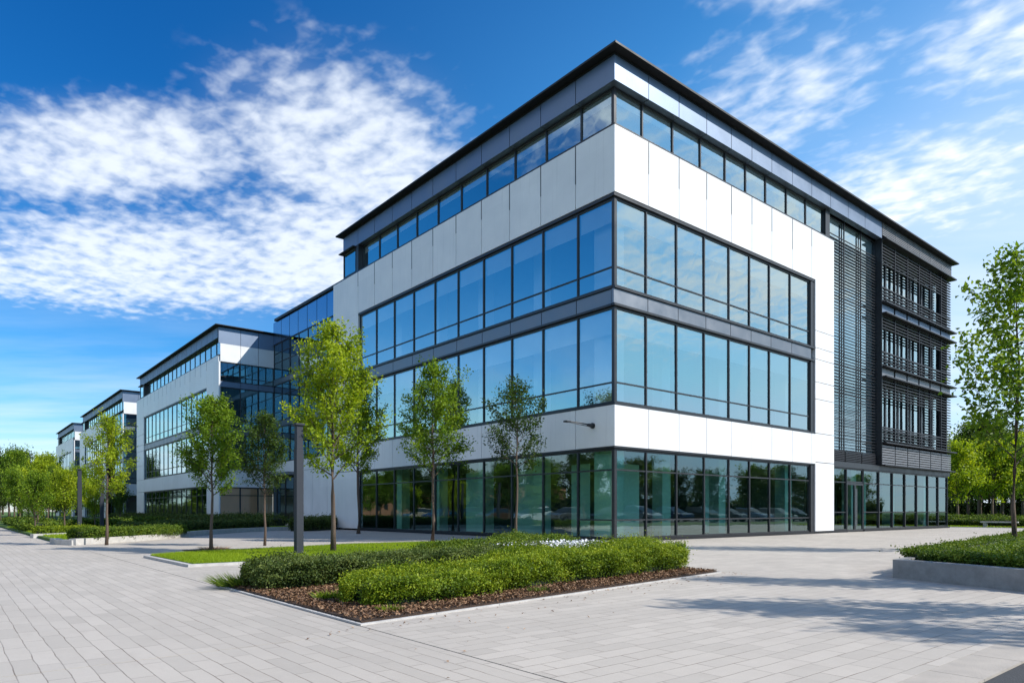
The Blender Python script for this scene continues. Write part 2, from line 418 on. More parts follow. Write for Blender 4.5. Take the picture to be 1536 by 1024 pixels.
ledge(B, F, 15.31, 15.73, .2, .45, z['ra'], z['rb'] - .006, 'frame', 'jamb_post')
panels(B, F, [0] + gr[1:] + [15.40, 17.25, 19.15, 21.18], z['pa'], z['pb'], .0, .30, mat='parapet', name='parapet_panel')
# glazed bays behind thin louvres
lb = [15.74, 17.45, 19.33, 21.2]
for a, b in zip(lb[:-1], lb[1:]):
    window(B, F, a, b, 3.5, 15.60, .42, (4.7, 7.0, 8.4, 11.8), 'upper', .96, name='louvred_window', jw=.022, deep=.02)  # full-height pale blinds added only to brighten the glazing behind the louvres
    mb = MB(); zz = 4.1
    while zz < 14.75:
        F.box(mb, a + .06, b - .06, .27, .31, zz, zz + .026 + .016 * rnd.random()); zz += .155
    for k in range(7): F.box(mb, a + .06, b - .06, .25, .31, 3.50 + k * .085, 3.55 + k * .085)
    F.box(mb, a, a + .022, .28, .335, 3.5, 15.55); F.box(mb, b - .022, b, .28, .335, 3.5, 15.55)
    mb.build('louvre_screen', M['slat'], B)
gb = [15.78, 17.45, 19.33, 21.24, 23.0, 24.7, 26.4, 28.1, 29.75, 31.3]
for i, (a, b) in enumerate(zip(gb[:-1], gb[1:])):
    if i == 1:
        window(B, F, a, b, 2.5, 3.22, .22, (), 'lower', jw=.06)
        D = MB(); m_ = (a + b) / 2
        for p, q in ((a + .005, m_ - .006), (m_ + .006, b - .005)):
            F.box(D, p, p + .08, .16, .24, .03, 2.48); F.box(D, q - .08, q, .16, .24, .03, 2.48)
            F.box(D, p + .08, q - .08, .16, .24, .03, .13); F.box(D, p + .08, q - .08, .16, .24, 2.38, 2.48)
        dr = D.build('door', M['frame'], B)
        g = MB()
        for p, q in ((a + .085, m_ - .086), (m_ + .086, b - .085)): g.quad([F.pt(p, .2, .13), F.pt(q, .2, .13), F.pt(q, .2, 2.38), F.pt(p, .2, 2.38)])
        g.build('pane', M['lower'], dr)
        h = MB(); F.box(h, m_ - .07, m_ - .045, .10, .13, .3, 2.2); F.box(h, m_ - .065, m_ - .05, .13, .16, .6, .63); F.box(h, m_ - .065, m_ - .05, .13, .16, 1.8, 1.83)
        F.box(h, m_ + .045, m_ + .07, .10, .13, .3, 2.2); F.box(h, m_ + .05, m_ + .065, .13, .16, .6, .63); F.box(h, m_ + .05, m_ + .065, .13, .16, 1.8, 1.83)
        h.build('handle', M['alloy'], dr)
    else:
        window(B, F, a, b, .095, 3.22, .22, (1.0, 2.5), 'lower', jw=.036, deep=.07)
ledge(B, F, 15.76, XR1, .1, .32, 3.225, 3.49, 'frame'); ledge(B, F, 17.46 - 1.7, 17.44, .1, .4, 0, .09, 'roof', 'plinth'); ledge(B, F, 19.34, XR1, .1, .4, 0, .09, 'roof', 'plinth')
# dark louvre block
wb = [21.24, 22.95, 24.66, 26.37, 28.08, 29.79, 31.5]
fl = [(12.32, 15.48, 13.1, 14.3), (8.86, 11.62, 9.65, 10.75), (4.84, 8.22, 5.6, 7.2)]
for a, b in zip(wb[:-1], wb[1:]):
    for z0, z1, o0, o1 in fl:
        mb = MB(); zz = z0 + .05
        full = (b > 31.4)
        while zz < z1 - .03:
            if full or not (o0 < zz < o1): F.box(mb, a + .05, b, .04, .13, zz, zz + .045)
            zz += .165
        F.box(mb, a, a + .05, .02, .15, z0, z1)
        F.box(mb, a + .05, b, .03, .14, o0 - .06, o0)
        mb.build('louvre_screen', M['slat'], B)
        window(B, F, a, b, z0, z1, .55, (o0,), 'upper', name='shaded_window', jw=.09)
    mb = MB(); zz = 15.84
    while zz < 16.44: F.box(mb, a + .05, b - .0, .0, .1, zz, zz + .06); zz += .095
    F.box(mb, a, a + .05, -.01, .12, 15.81, 16.46); F.box(mb, a + .05, b, .13, .2, 15.81, 16.46)
    mb.build('parapet_louvre', M['slatlight'], B)
    mb = MB(); zz = 3.56
    while zz < 4.55: F.box(mb, a + .06, b - .06, .02, .12, zz, zz + .085); zz += .135
    F.box(mb, a + .0, a + .055, .06, .16, 3.5, 4.6)
    F.box(mb, a + .06, b - .06, .15, .2, 3.5, 4.6)
    mb.build('lower_louvre', M['slatlight'], B)
    for z0, z1, mt in ((11.72, 12.16, 'parapet'), (8.32, 8.74, 'slatlight')):
        mb = MB(); F.box(mb, a + .10, b - .10, .05, .12, z0, z1); mb.build('spandrel', M[mt], B)
for zc in (15.62, 12.24, 11.655, 8.80, 8.26, 4.72): ledge(B, F, 21.24, XR1 + .28, -.22, .35, zc - .035, zc + .035, 'slat')
ledge(B, F, 21.24, XR1 + .2, -.16, .3, 3.495, 3.555, 'slat')
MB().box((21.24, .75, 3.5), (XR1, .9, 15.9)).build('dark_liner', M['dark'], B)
ledge(B, F, 21.19, 21.235, .0, .5, 3.5, 15.60, 'frame', 'jamb_post')
# rear shell and roof
MB().box((XR1 - .12, .25, 0), (XR1 - .002, 21.7, 16.4)).build('side_wall', M['slat'], B)
MB().box((.6, 21.5, 0), (XR1 - .13, 21.7, 14.1)).build('rear_wall', M['slim'], B)
MB().box((.14, 21.45, .1), (.59, 21.70, 14.1)).build('rear_wall', M['white'], B)
MB().box((.1, 20.1, 14.2), (XR1 - .13, 20.40, 16.46)).build('rear_wall', M['slim'], B)
MB().box((.15, 20.41, 14.0), (XR1 - .13, 21.44, 14.12)).build('roof_terrace', M['roof'], B)
MB().box((-.35, -.35, 16.55), (XR1 + .25, 20.70, 16.62)).box((-.02, -.02, 16.475), (XR1 + .02, 20.45, 16.548)).build('roof', M['roof'], B)
cols = [(.45, .42, .5, .95)] + [(4.6, 1.6, .5, .5), (8.5, 1.6, .5, .5), (12.6, .8, .6, .5), (17.8, 1.2, .5, .5), (19.8, 1.0, .6, .5), (22.5, 1.6, .5, .5), (26.4, 1.6, .5, .5), (29.8, 1.0, .7, .5)] + [(1.3, y, .5, .5) for y in (5.1, 8.9, 12.6, 16.2)]
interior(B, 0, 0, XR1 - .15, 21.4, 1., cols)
for (x, y, wx, wy) in ((3.0, 2.2, .9, .03), (6.3, 3.4, 1.2, .03), (9.3, 2.9, .8, .03), (11.2, 4, 1.3, .03), (1.9, 3.0, .03, 1.0), (2.6, 7, .03, 1.2), (2.2, 10.6, .03, 1.0), (2.6, 14.4, .03, .9)):
    MB().box((x, y, .07), (x + wx, y + wy, 2.9)).build('interior_screen', M['column'], B)

# wall lamp above the ground floor windows
L = thing('wall_lamp', 'small dark bracket lamp reaching out from the white band near the corner', 'lamp', (0, 1.0, 4.03))
mb = MB().tube([(.0, 0, 0), (-.06, 0, 0)], [.10, .10], 12); mb.tube([(-.06, 0, .0), (-.22, 0, .01), (-.3, 0, .02)], [.075, .06, .03], 10); mb.build('mount', M['frame'], L)
MB().tube([(-.28, 0, .03), (-.7, .0, .05), (-1.2, 0, .06)], [.022, .02, .018], 8).tube([(-.25, 0, -.03), (-.75, 0, .0), (-1.18, 0, .03)], [.016, .014, .012], 8).build('arm', M['frame'], L)
MB().box((-1.36, -.09, .02), (-1.16, .09, .075)).build('lamp_head', M['frame'], L, bevel=.01)

# ------------------------------------------------------------------ further blocks
def wing(name, label, Y0, Yf0, Yg0, Yg1, Yf1, Yt1, ng, nr, zs, endrows, depth=16.):
    W = thing(name, label, 'office building', (0, 0, 0), 'office blocks in the row')
    gs = lin(Yg0, Yg1, ng); rs = lin(Y0, Yg1 + (Yt1 - Yg1) * .0, nr)
    left_front(W, 0, Yf0, Yg0, Yg1, Yf1, Y0, Yt1, gs, rs, zs, corner=True, blinds=False)
    z = {k: v * zs for k, v in Z.items()}
    E = Fr('x', Y0); ub = [.13, 1.77, 3.25, 4.6]
    panels(W, E, [0, 1.77, 3.25, 4.6], z['pa'] - .5 * zs, z['pb'], 0, .12, mat='parapet', name='parapet_panel')
    panels(W, E, ub, 13.62 * zs, z['pa'] - .5 * zs - .006, .0, .10, mat='white', name='end_panel')
    for a, b in zip(ub[:-1], ub[1:]):
        window(W, E, a, b, 11.97 * zs, 13.60 * zs, .10, (12.4 * zs,), 'link', None, name='end_window')
        window(W, E, a, b, 7.97 * zs, 11.50 * zs, .10, (8.7 * zs,), 'link', .24, name='end_window')
        window(W, E, a, b, 4.60 * zs, 7.52 * zs, .10, (5.3 * zs,), 'link', None, name='end_window')
        window(W, E, a, b, .2, 3.08 * zs, .10, (2.4 * zs,), 'clear', .93 if endrows == 'tan' and a < 4 else None, name='end_window', blind_mat='tan')
    panels(W, E, ub, 11.51 * zs, 11.96 * zs, .03, .13, mat='parapet', name='end_spandrel'); panels(W, E, ub, 7.53 * zs, 7.96 * zs, .03, .13, mat='slim', name='end_spandrel')
    panels(W, E, [.13, 2.3, 4.6], 3.1 * zs, 4.58 * zs, .0, .12, mat='white', name='end_cladding')
    MB().box((0, Y0, .1), (.128, Y0 + .118, 13.6 * zs)).build('corner_trim', M['white'], W)
    if Yf0 > Y0 + 1:        # glazed recess between the corner and the white frame
        G = Fr('y', 0)
        for a, b in zip(lin(Y0 + .3, Yf0 - .05, 5)[:-1], lin(Y0 + .3, Yf0 - .05, 5)[1:]):
            for q0, q1 in ((.1, 3.1), (4.6, 7.5), (7.97, 11.5), (11.97, 14.1)): window(W, G, a, b, q0 * zs, q1 * zs, .5, (), 'link', name='recess_window')
        for q0, q1 in ((3.11, 4.59), (7.51, 7.96), (11.51, 11.96)): ledge(W, G, Y0 + .3, Yf0 - .05, .3, .6, q0 * zs, q1 * zs, 'slim', 'spandrel')
    MB().box((.5, Yf1 - .22, .1), (depth, Yf1 - .02, 14.1 * zs)).build('rear_wall', M['white'], W)
    MB().box((.5, Yt1 - .22, 14.2 * zs), (depth, Yt1 - .03, 16.4 * zs)).build('rear_wall', M['parapet'], W)
    MB().box((4.61, Y0 + .05, 0), (depth, Y0 + .25, 16.4 * zs)).build('side_wall', M['slim'], W)
    MB().box((-.35, Y0 - .35, 16.55 * zs), (depth, Yt1 + .3, 16.62 * zs)).box((-.02, Y0 - .02, 16.475 * zs), (depth - .1, Yt1 + .02, 16.548 * zs)).build('roof', M['roof'], W)
    for a, b in ((3.32, 4.55), (8.1, 8.55), (11.82, 12.2)): MB().box((.62, Y0 + .6, a * zs), (depth - .1, Yf1 - .3, b * zs)).build('floor_slab', M['slab'], W)
    MB().box((6., Y0 + 5., .1), (6.2, Yf1 - .4, 16 * zs)).build('core_wall', M['wall_in'], W)
    return W
wing('office_building', 'white framed office block in the middle of the row with tan end blinds', 43.3, 43.3, 46.7, 70.8, 74.5, 70.75 + 2.0, 14, 17, .985, 'tan')
wing('office_building', 'third office block along the row with a recessed glass corner', 82.7, 93.3, 96.2, 113.1, 118.2, 115.0, 10, 17, .985, 'none')
wing('office_building', 'smallest looking farthest office block at the left end of the row', 124.8, 125.8, 128.0, 145.0, 149.6, 146.5, 9, 11, .985, 'none')

def link(label, x0, Y0, Y1, H, nb, door=True):
    K = thing('link_building', label, 'office building', (0, 0, 0), 'glazed links between blocks')
    G = Fr('y', x0); us = lin(Y0, Y1, nb)
    panels(K, G, us, H - 2.1, H - .22, .0, .10, mat='spanglass', name='parapet_panel', gap=.04)
    for a, b in zip(us[:-1], us[1:]):
        window(K, G, a, b, 12.32, H - 2.11, .08, (13.75, 14.55), 'link', name='window')
        window(K, G, a, b, 8.72, 11.88, .08, (9.5, 10.9), 'link', name='window')
        window(K, G, a, b, 5.22, 8.22, .08, (6.0,), 'link', name='window')
    panels(K, G, us, 11.90, 12.30, .02, .1, mat='slim', name='spandrel'); panels(K, G, us, 8.24, 8.70, .02, .1, mat='slim', name='spandrel')
    dy = Y1 - 5.6 if door else Y0
    if door:
        panels(K, G, lin(Y0, dy, 6), .05, 5.19, -.05, .1, mat='white', hj=[4.3], name='wall_cladding')
        for a, b in zip(lin(dy + .02, Y1, 3)[:-1], lin(dy + .02, Y1, 3)[1:]): window(K, G, a, b, .05, 3.9, .35, (2.6,), 'link', name='entrance_window', jw=.07)
        MB().box((x0 - .9, dy + .2, 4.0), (x0 + .3, Y1 - .05, 4.22)).build('canopy', M['slim'], K)
        panels(K, G, [dy + .02, Y1], 4.24, 5.19, .0, .1, mat='white', name='wall_cladding')
    else:
        for a, b in zip(us[:-1], us[1:]): window(K, G, a, b, .05, 5.15, .08, (2.6,), 'link', name='window')
    MB().box((x0 - .15, Y0 + .02, H - .2), (x0 + 12, Y1 - .6, H)).build('roof', M['roof'], K)
    MB().box((x0 + 5, Y0 + .1, .02), (x0 + 5.2, Y1 - .1, H - .3)).build('core_wall', M['wall_in'], K)
    for a in (4.4, 8.3, 11.95): MB().box((x0 + .4, Y0 + .1, a), (x0 + 4.9, Y1 - .1, a + .3)).build('floor_slab', M['slab'], K)
    MB().box((x0 + .2, Y1 - .8, 14), (x0 + 12, Y1 - .62, H - .21)).build('end_wall', M['parapet'], K)
    return K
link('tall blue glazed link joining the nearest block to the middle block', 4.53, 21.72, 43.28, 17.5, 12)
link('short glazed link behind the middle block of the row', 4.53, 74.52, 82.68, 15.9, 4, False)
link('short glazed link before the farthest block of the row', 4.53, 118.25, 124.78, 15.9, 3, False)

# ------------------------------------------------------------------ ground
def sheet(name, poly, zt, mat, thick=.0, kind='structure'):
    mb = MB()
    if thick: mb.prism(poly, zt - thick, zt)
    else: mb.quad([(x, y, zt) for x, y in poly])
    o = mb.build(name, mat); o['kind'] = kind; return o
sheet('ground', [(-900, -900), (900, -900), (900, 1100), (-900, 1100)], -.13, M['turf'])
sheet('plaza', [(-14.48, -13.88), (33.5, -13.88), (33.5, .6), (33.5, 60), (-14.48, 60)], 0, M['plaza'], .12)
sheet('path', [(-21, -10.16), (-14.495, -10.16), (-14.495, 64), (-21, 64)], -.001, M['path'], .12)
sheet('path', [(-30, -13.88), (-14.495, -13.88), (-14.495, -10.175), (-30, -10.175)], -.001, M['path'], .12)
sheet('road', [(-120, -60), (120, -60), (120, -14.205), (-120, -14.205)], -.012, M['asphalt'], .06)
mb = MB()
for i in range(60): mb.box((-30 + i * .8, -14.2, -.12), (-29.206 + i * .8, -13.885, .002))
k = mb.build('kerb', surf('border_stone', (.42, .375, .32), .8, var=.12, vscale=4, bump=.2)); tag(k, 'pale stone kerb along the edge of the dark asphalt in the corner', 'kerb')
# parking strip to the left, seen mirrored in the glass
sheet('parking', [(-34, 4), (-23, 4), (-23, 95), (-34, 95)], -.04, M['asphalt'], .06)

def lawn(name, poly, zt, mat=M['turf']): return sheet(name, poly, zt, mat, .10)
def kerb(label, pts, h, w=.10, mat='kerb', z0=0., name='kerb', closed=True):
    mb = MB(); P = [Vector((x, y, 0)) for x, y in pts]; n = len(P)
    for i in range(n if closed else n - 1):
        a, b = P[i], P[(i + 1) % n]; dd = (b - a).normalized(); nn = Vector((-dd.y, dd.x, 0)) * w
        L = (b - a).length; m_ = max(1, int(L / .9)); st = (b - a) / m_
        for j in range(m_):
            p = a + st * j + dd * .004; q = a + st * (j + 1) - dd * .004
            if j == m_ - 1 : q = q - dd * w * .98
            mb.prism([(p.x, p.y), (q.x, q.y), ((q + nn).x, (q + nn).y), ((p + nn).x, (p + nn).y)], z0, h)
    o = mb.build(name, M[mat]); return tag(o, label, 'kerb')

rng = np.random.default_rng(11)
def in_poly(P, poly):
    x, y = P[:, 0], P[:, 1]; ins = np.zeros(len(P), bool); n = len(poly)
    for i in range(n):
        x0, y0 = poly[i]; x1, y1 = poly[(i + 1) % n]
        c = ((y0 > y) != (y1 > y)) & (x < (x1 - x0) * (y - y0) / (y1 - y0 + 1e-12) + x0); ins ^= c
    return ins
def scatter(poly, n):
    a = np.array(poly); lo, hi = a.min(0), a.max(0)
    P = rng.uniform(lo, hi, (int(n * 1.0), 2)); return P[in_poly(P, poly)]
def vnoise(P, s, seed=0):
    """cheap smooth 2d noise in 0..1"""
    r = np.random.default_rng(seed); v = 0
    for k in range(5):
        a = r.uniform(0, 2 * np.pi); w = s * r.uniform(.6, 1.8); v = v + np.sin((P[:, 0] * np.cos(a) + P[:, 1] * np.sin(a)) * w + r.uniform(0, 6.28))
    return np.clip(.5 + v / 6, 0, 1)
def blades(name, poly, n, h, w, zt, mat, label=None, lean=.4, cat=None):
    P = scatter(poly, n); m = len(P)
    az = rng.uniform(0, 2 * np.pi, m); hh = h * rng.uniform(.5, 1.2, m); ww = w * rng.uniform(.7, 1.2, m)
    base = np.c_[P, np.full(m, zt)]; t = np.c_[np.cos(az), np.sin(az), np.zeros(m)]
    ln = rng.normal(0, lean, (m, 2)) * hh[:, None]
    top = base + np.c_[ln, hh]
    V = np.stack([base - t * ww[:, None] / 2, base + t * ww[:, None] / 2, top], 1).reshape(-1, 3)
    var = .25 + .35 * vnoise(P, 1.6, 3) + rng.normal(0, .16, m)
    me = np_mesh(name, V, 3, mat, var); o = bpy.data.objects.new(name, me); COL.objects.link(o)
    tag(o, label, cat or 'grass', kind='stuff'); return o

# lawn by the lamp column
LW = [(-13.9, -1.75), (-2.6, -1.75), (-2.2, 2.9), (-7.9, 3.6), (-13.2, 2.3), (-13.95, 1.75)]
LWi = [(-13.78, -1.62), (-2.7, -1.62), (-2.3, 2.8), (-7.9, 3.48), (-13.15, 2.18), (-13.82, 1.68)]
lawn('lawn', LWi, .055)
kerb('thin pale kerb around the bright lawn with the lamp column', LW, .05)
blades('grass', LWi, 150000, .055, .012, .05, M['grass'], 'short bright green grass of the lawn under the tallest tree')

# mulch bed
BED = [(-14.44, -9.78), (-7.2, -8.78), (-6.6, -4.6), (-14.44, -5.6)]
sheet('mulch_bed', BED, .03, M['mulch'], .03)
kerb('thin stone edging around the brown mulch bed with two hedges', [(-14.49, -9.86), (-7.1, -8.84), (-6.52, -4.52), (-14.49, -5.52)], .018, .035)
P = scatter(BED, 60000); m = len(P)
V = leaves(np.c_[P, .036 + .02 * rng.random(m)], .042, rng, up=1.2, asp=.45)
me = np_mesh('mulch', V, 4, M['chip'], rng.beta(1.6, 2.6, m)); o = bpy.data.objects.new('mulch', me); COL.objects.link(o)
tag(o, 'loose brown bark chips covering the soil of the front bed', 'mulch', kind='stuff')

P = np.c_[rng.uniform(-15.2, -7, 130), np.zeros(130), np.full(130, .008)]; P[:, 1] = -9.9 + (P[:, 0] + 14.5) * .147 - rng.exponential(.35, 130)
me = np_mesh('leaf_litter', leaves(P, .035, rng, up=2.5), 4, M['chip'], rng.random(130)); o = bpy.data.objects.new('leaf_litter', me); COL.objects.link(o)
tag(o, 'scattered dry leaf bits on the paving in front of the mulch bed', 'leaf litter', kind='stuff')

# ------------------------------------------------------------------ hedges
def hedge(label, line, width, h, mat, n, leaf, z0=.0, seed=1, hvar=.10, group=None, lumpy=.10, name='hedge', hprof=((0, 1), (1, 1))):
    """leafy clipped hedge along a polyline; leaves over a dark lumpy core"""
    r = np.random.default_rng(seed)
    L = [np.array(p, float) for p in line]; seg = [np.linalg.norm(b - a) for a, b in zip(L[:-1], L[1:])]; tot = sum(seg)
    def at(s):
        k = np.searchsorted(np.cumsum(seg), s, side='right').clip(0, len(seg) - 1)
        s0 = np.r_[0, np.cumsum(seg)][k]; A = np.array(L)[k]; Bq = np.array(L)[k + 1]
        dq = (Bq - A) / np.array(seg)[k][:, None]; return A + dq * (s - s0)[:, None], dq
    m = int(n)
    s = r.uniform(0, tot, m)
    # cross-section angle: 0 = front foot .. pi = back foot, superellipse
    t = r.uniform(-.08, 1.08, m) * np.pi
    endcap = np.clip(np.minimum(s, tot - s) / (width * .45), 0, 1); endf = np.sqrt(np.clip(1 - (1 - endcap) ** 2, 0, 1)) * (1 - .0) 
    pw = .40
    cx = np.sign(np.cos(t)) * np.abs(np.cos(t)) ** pw; cz = np.abs(np.sin(t)) ** pw
    C, dq = at(s); nq = np.c_[-dq[:, 1], dq[:, 0]]
    lump = 1 + lumpy * (vnoise(np.c_[s * 1., t * 1.2], 3.0, seed) - .5) * 2 + lumpy * .8 * (vnoise(np.c_[s, t * 1.4], 9.0, seed + 5) - .5) * 2
    hq = lambda q: h * np.interp(q / tot, [a for a, _ in hprof], [b for _, b in hprof])
    hh = hq(s) * (1 + hvar * (vnoise(np.c_[s, s * 0], 1.5, seed + 9) - .5) * 2)
    rad = r.beta(6, 1.15, m)      # mostly at the surface
    rad = np.where(r.random(m) < .05, 1 + r.exponential(.07, m), rad)   # stray shoots
    foot = 1 - .12 * (1 - cz)
    off = cx * width / 2 * (.35 + .65 * endf) * lump * rad * foot
    zz = z0 + np.maximum(cz * hh * (.62 + .38 * endf) * lump * rad, .02)
    P = np.c_[C + nq * off[:, None], zz] + r.normal(0, .012 + leaf * .15, (m, 3))
    P[:, 2] = np.maximum(P[:, 2], z0 + .012)
    outv = np.c_[nq * cx[:, None], cz]
    V1 = leaves(P, leaf, r, up=.3, asp=.6, out=outv, outw=.45)
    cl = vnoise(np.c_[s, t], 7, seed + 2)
    var = -.02 + .55 * cl + .30 * (rad - .6) + r.normal(0, .17, m) + .22 * cz  # inner leaves darker, top leaves lighter: shade and sun put into the colour
    # core, coloured dark for the shade between the leaves
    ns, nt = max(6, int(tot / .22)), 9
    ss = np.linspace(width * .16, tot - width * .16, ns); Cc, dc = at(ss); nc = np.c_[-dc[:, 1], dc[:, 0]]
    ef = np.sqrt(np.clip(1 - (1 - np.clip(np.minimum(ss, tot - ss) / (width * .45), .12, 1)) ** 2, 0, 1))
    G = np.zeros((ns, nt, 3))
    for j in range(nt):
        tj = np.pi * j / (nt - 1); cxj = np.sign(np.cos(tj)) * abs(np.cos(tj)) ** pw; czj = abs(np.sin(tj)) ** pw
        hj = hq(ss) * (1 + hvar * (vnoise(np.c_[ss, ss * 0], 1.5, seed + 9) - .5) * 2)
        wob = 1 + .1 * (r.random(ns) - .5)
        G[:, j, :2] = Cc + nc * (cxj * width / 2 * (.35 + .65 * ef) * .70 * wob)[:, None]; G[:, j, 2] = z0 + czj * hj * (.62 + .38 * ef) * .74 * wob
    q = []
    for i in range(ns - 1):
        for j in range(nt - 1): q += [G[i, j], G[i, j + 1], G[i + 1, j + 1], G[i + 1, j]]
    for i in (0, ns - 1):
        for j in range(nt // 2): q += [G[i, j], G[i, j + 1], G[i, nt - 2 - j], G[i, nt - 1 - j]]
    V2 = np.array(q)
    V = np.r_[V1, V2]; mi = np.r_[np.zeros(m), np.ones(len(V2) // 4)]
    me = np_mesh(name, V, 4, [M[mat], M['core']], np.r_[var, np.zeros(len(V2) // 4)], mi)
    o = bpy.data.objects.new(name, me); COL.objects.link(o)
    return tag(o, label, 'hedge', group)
hedge('bright yellow green clipped hedge along the front of the mulch bed', [(-14.0, -8.75), (-11.0, -8.18), (-7.15, -7.75)], 1.15, .47, 'h_yel', 150000, .031, .03, 3, .16, lumpy=.15, hprof=((0, .55), (.12, .68), (.4, 1), (1, .95)))
hedge('dark green clipped hedge along the back of the mulch bed', [(-14.35, -6.4), (-10.8, -6.25), (-8.0, -6.0)], 1.0, .38, 'h_dark', 120000, .033, .03, 8, .08, lumpy=.14)
hedge('low leafy border hedge between the lawn and the glass corner', [(-9.6, -3.3), (-6.2, -2.4), (-3.6, -1.0)], 1.5, .36, 'h_mid', 50000, .05, .0, 15, .2, lumpy=.16)
# flowers behind the bright hedge
n = 2600
P = np.c_[rng.uniform(-9.6, -6.9, n), np.zeros(n), rng.uniform(.28, .46, n)]; P[:, 1] = -6.0 + (P[:, 0] + 8.2) * .1 + rng.normal(0, .38, n)
V = np.concatenate([leaves(P, .05, rng, up=1.0, asp=.8)])
st = np.c_[P[:, :2], np.zeros(n)]
V3 = np.stack([st + [.004, 0, 0.03], st - [.004, 0, -.03], P - [.003, 0, 0], P + [.003, 0, 0]], 1).reshape(-1, 3)
me = np_mesh('flowers', np.r_[V, V3], 4, [M['petal'], M['h_mid']], rng.random(2 * n), np.r_[np.zeros(n), np.ones(n)])
o = bpy.data.objects.new('flowers', me); COL.objects.link(o); tag(o, 'drift of small white flowers behind the bright hedge', 'flowers', kind='stuff')
def tuft(label, x, y, n, h, rad, mat, name, z0=.03):
    az = rng.uniform(0, 2 * np.pi, n); rr_ = rad * np.sqrt(rng.random(n)); hh = h * rng.uniform(.5, 1.1, n)
    base = np.c_[rr_ * np.cos(az), rr_ * np.sin(az) * .8, np.zeros(n)]
    top = base + np.c_[base[:, :2] * .6 + rng.normal(0, .25, (n, 2)) * hh[:, None], hh]
    a2 = rng.uniform(0, 6.28, n); t = np.c_[np.cos(a2), np.sin(a2), 0 * a2] * .008
    V = np.stack([base - t, base + t, top], 1).reshape(-1, 3)
    me = np_mesh(name, V, 3, M[mat], rng.random(n)); o = bpy.data.objects.new(name, me); COL.objects.link(o); o.location = (x, y, z0)
    return tag(o, label, 'plant')
tuft('grassy tuft at the left end of the dark hedge', -14.15, -5.85, 900, .17, .42, 'h_mid', 'grass_tuft')
tuft('small bright weed in the mulch between the hedges', -13.95, -8.05, 300, .10, .16, 'h_yel', 'weed_plant')
tuft('tiny pale weed in the mulch near the bright hedge end', -13.55, -7.75, 160, .08, .10, 'h_mid', 'weed_plant')
tuft('pale sprig growing in the mulch at the front edge of the bright hedge', -11.6, -9.1, 140, .07, .12, 'h_mid', 'weed_plant')
tuft('low bright sprig in the mulch close to the front bed corner', -13.9, -9.35, 120, .06, .12, 'h_yel', 'weed_plant')

# ------------------------------------------------------------------ trees
def make_tree(seed, H, cb, Rw, nl, nleaf, leaf, r0, prof=.75, elev=(30, 55), droop=0., dens=1.0, bare=.0):
    """returns (trunk mesh builder, crown points, var). Local origin at the foot."""
    r = np.random.default_rng(seed); mb = MB()
    k = 9; pts = []; bx, by = r.normal(0, .012 * H, 2)
    for i in range(k):
        t = i / (k - 1); pts.append((bx * math.sin(t * 3.0) * t + r.normal(0, .004 * H) * (0 < t < 1), by * math.sin(t * 2.6) * t + r.normal(0, .004 * H) * (0 < t < 1), t * H * .97))
    rads = [r0 * (1.25 if i == 0 else 1) * (1 - .88 * i / (k - 1)) for i in range(k)]
    mb.tube(pts, rads, 9)
    TP = np.array(pts)
    def trunk_at(h): return np.array([np.interp(h, TP[:, 2], TP[:, j]) for j in range(3)])
    S0, S1, SV = [], [], []
    for i in range(nl):
        f = (i + .5) / nl; f = f ** .9
        h = cb + (H * .96 - cb) * f
        s = (h - cb) / (H - cb)
        env = Rw * min(1, .55 + s * 2.6) * (1 - s) ** prof + .05 * Rw
        az = i * 2.39996 + r.normal(0, .35); el = math.radians(r.uniform(*elev)) + s * .35
        Lb = env * r.uniform(.68, 1.16) / max(.35, math.cos(el))
        Lb = min(Lb, Rw * 1.5, max(.12 * Rw, (H * .985 - h) / max(.3, math.sin(el))))
        p0 = trunk_at(h * .985); dirv = np.array([math.cos(az) * math.cos(el), math.sin(az) * math.cos(el), math.sin(el)])
        p1 = p0 + dirv * Lb * .55; d2 = dirv + np.array([0, 0, .15 - droop]); d2 /= np.linalg.norm(d2)
        p2 = p1 + d2 * Lb * .45
        rb = max(.006, r0 * .34 * (1 - s * .75)); mb.tube([p0, p1, p2], [rb, rb * .6, rb * .18], 5, 1, cap=False)
        cv = r.normal(0, .12)
        S0.append(p1); S1.append(p2); SV.append(cv)
        S0.append(p0 + dirv * Lb * .25); S1.append(p1); SV.append(cv - .08)
        nt_ = int(5 + 5 * (1 - s))
        for j in range(nt_):
            u = r.uniform(.22, .98); q0 = p0 + dirv * Lb * u if u < .55 else p1 + d2 * Lb * (u - .55)
            dv = dirv + r.normal(0, .62, 3); dv[2] += .12 - droop; dv /= np.linalg.norm(dv)
            q1 = q0 + dv * Lb * r.uniform(.22, .46)
            mb.tube([q0, q1], [rb * .32, .002], 3, 1, cap=False)
            S0.append(q0); S1.append(q1); SV.append(cv + r.normal(0, .13))
    S0.append(trunk_at(H * .86)); S1.append(trunk_at(H * .97) + [0, 0, H * .03]); SV.append(.1)
    S0, S1, SV = np.array(S0), np.array(S1), np.array(SV)
    ln = np.linalg.norm(S1 - S0, axis=1); pr = ln / ln.sum()
    idx = r.choice(len(S0), nleaf, p=pr); t = r.beta(1.6, 1.0, nleaf)[:, None]
    P = S0[idx] * (1 - t) + S1[idx] * t + r.normal(0, 1, (nleaf, 3)) * (leaf * .75 + .018 * Rw)
    V = leaves(P, leaf, r, up=.25, asp=.62)
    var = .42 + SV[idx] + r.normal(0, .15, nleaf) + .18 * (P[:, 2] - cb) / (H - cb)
    return mb, V, var
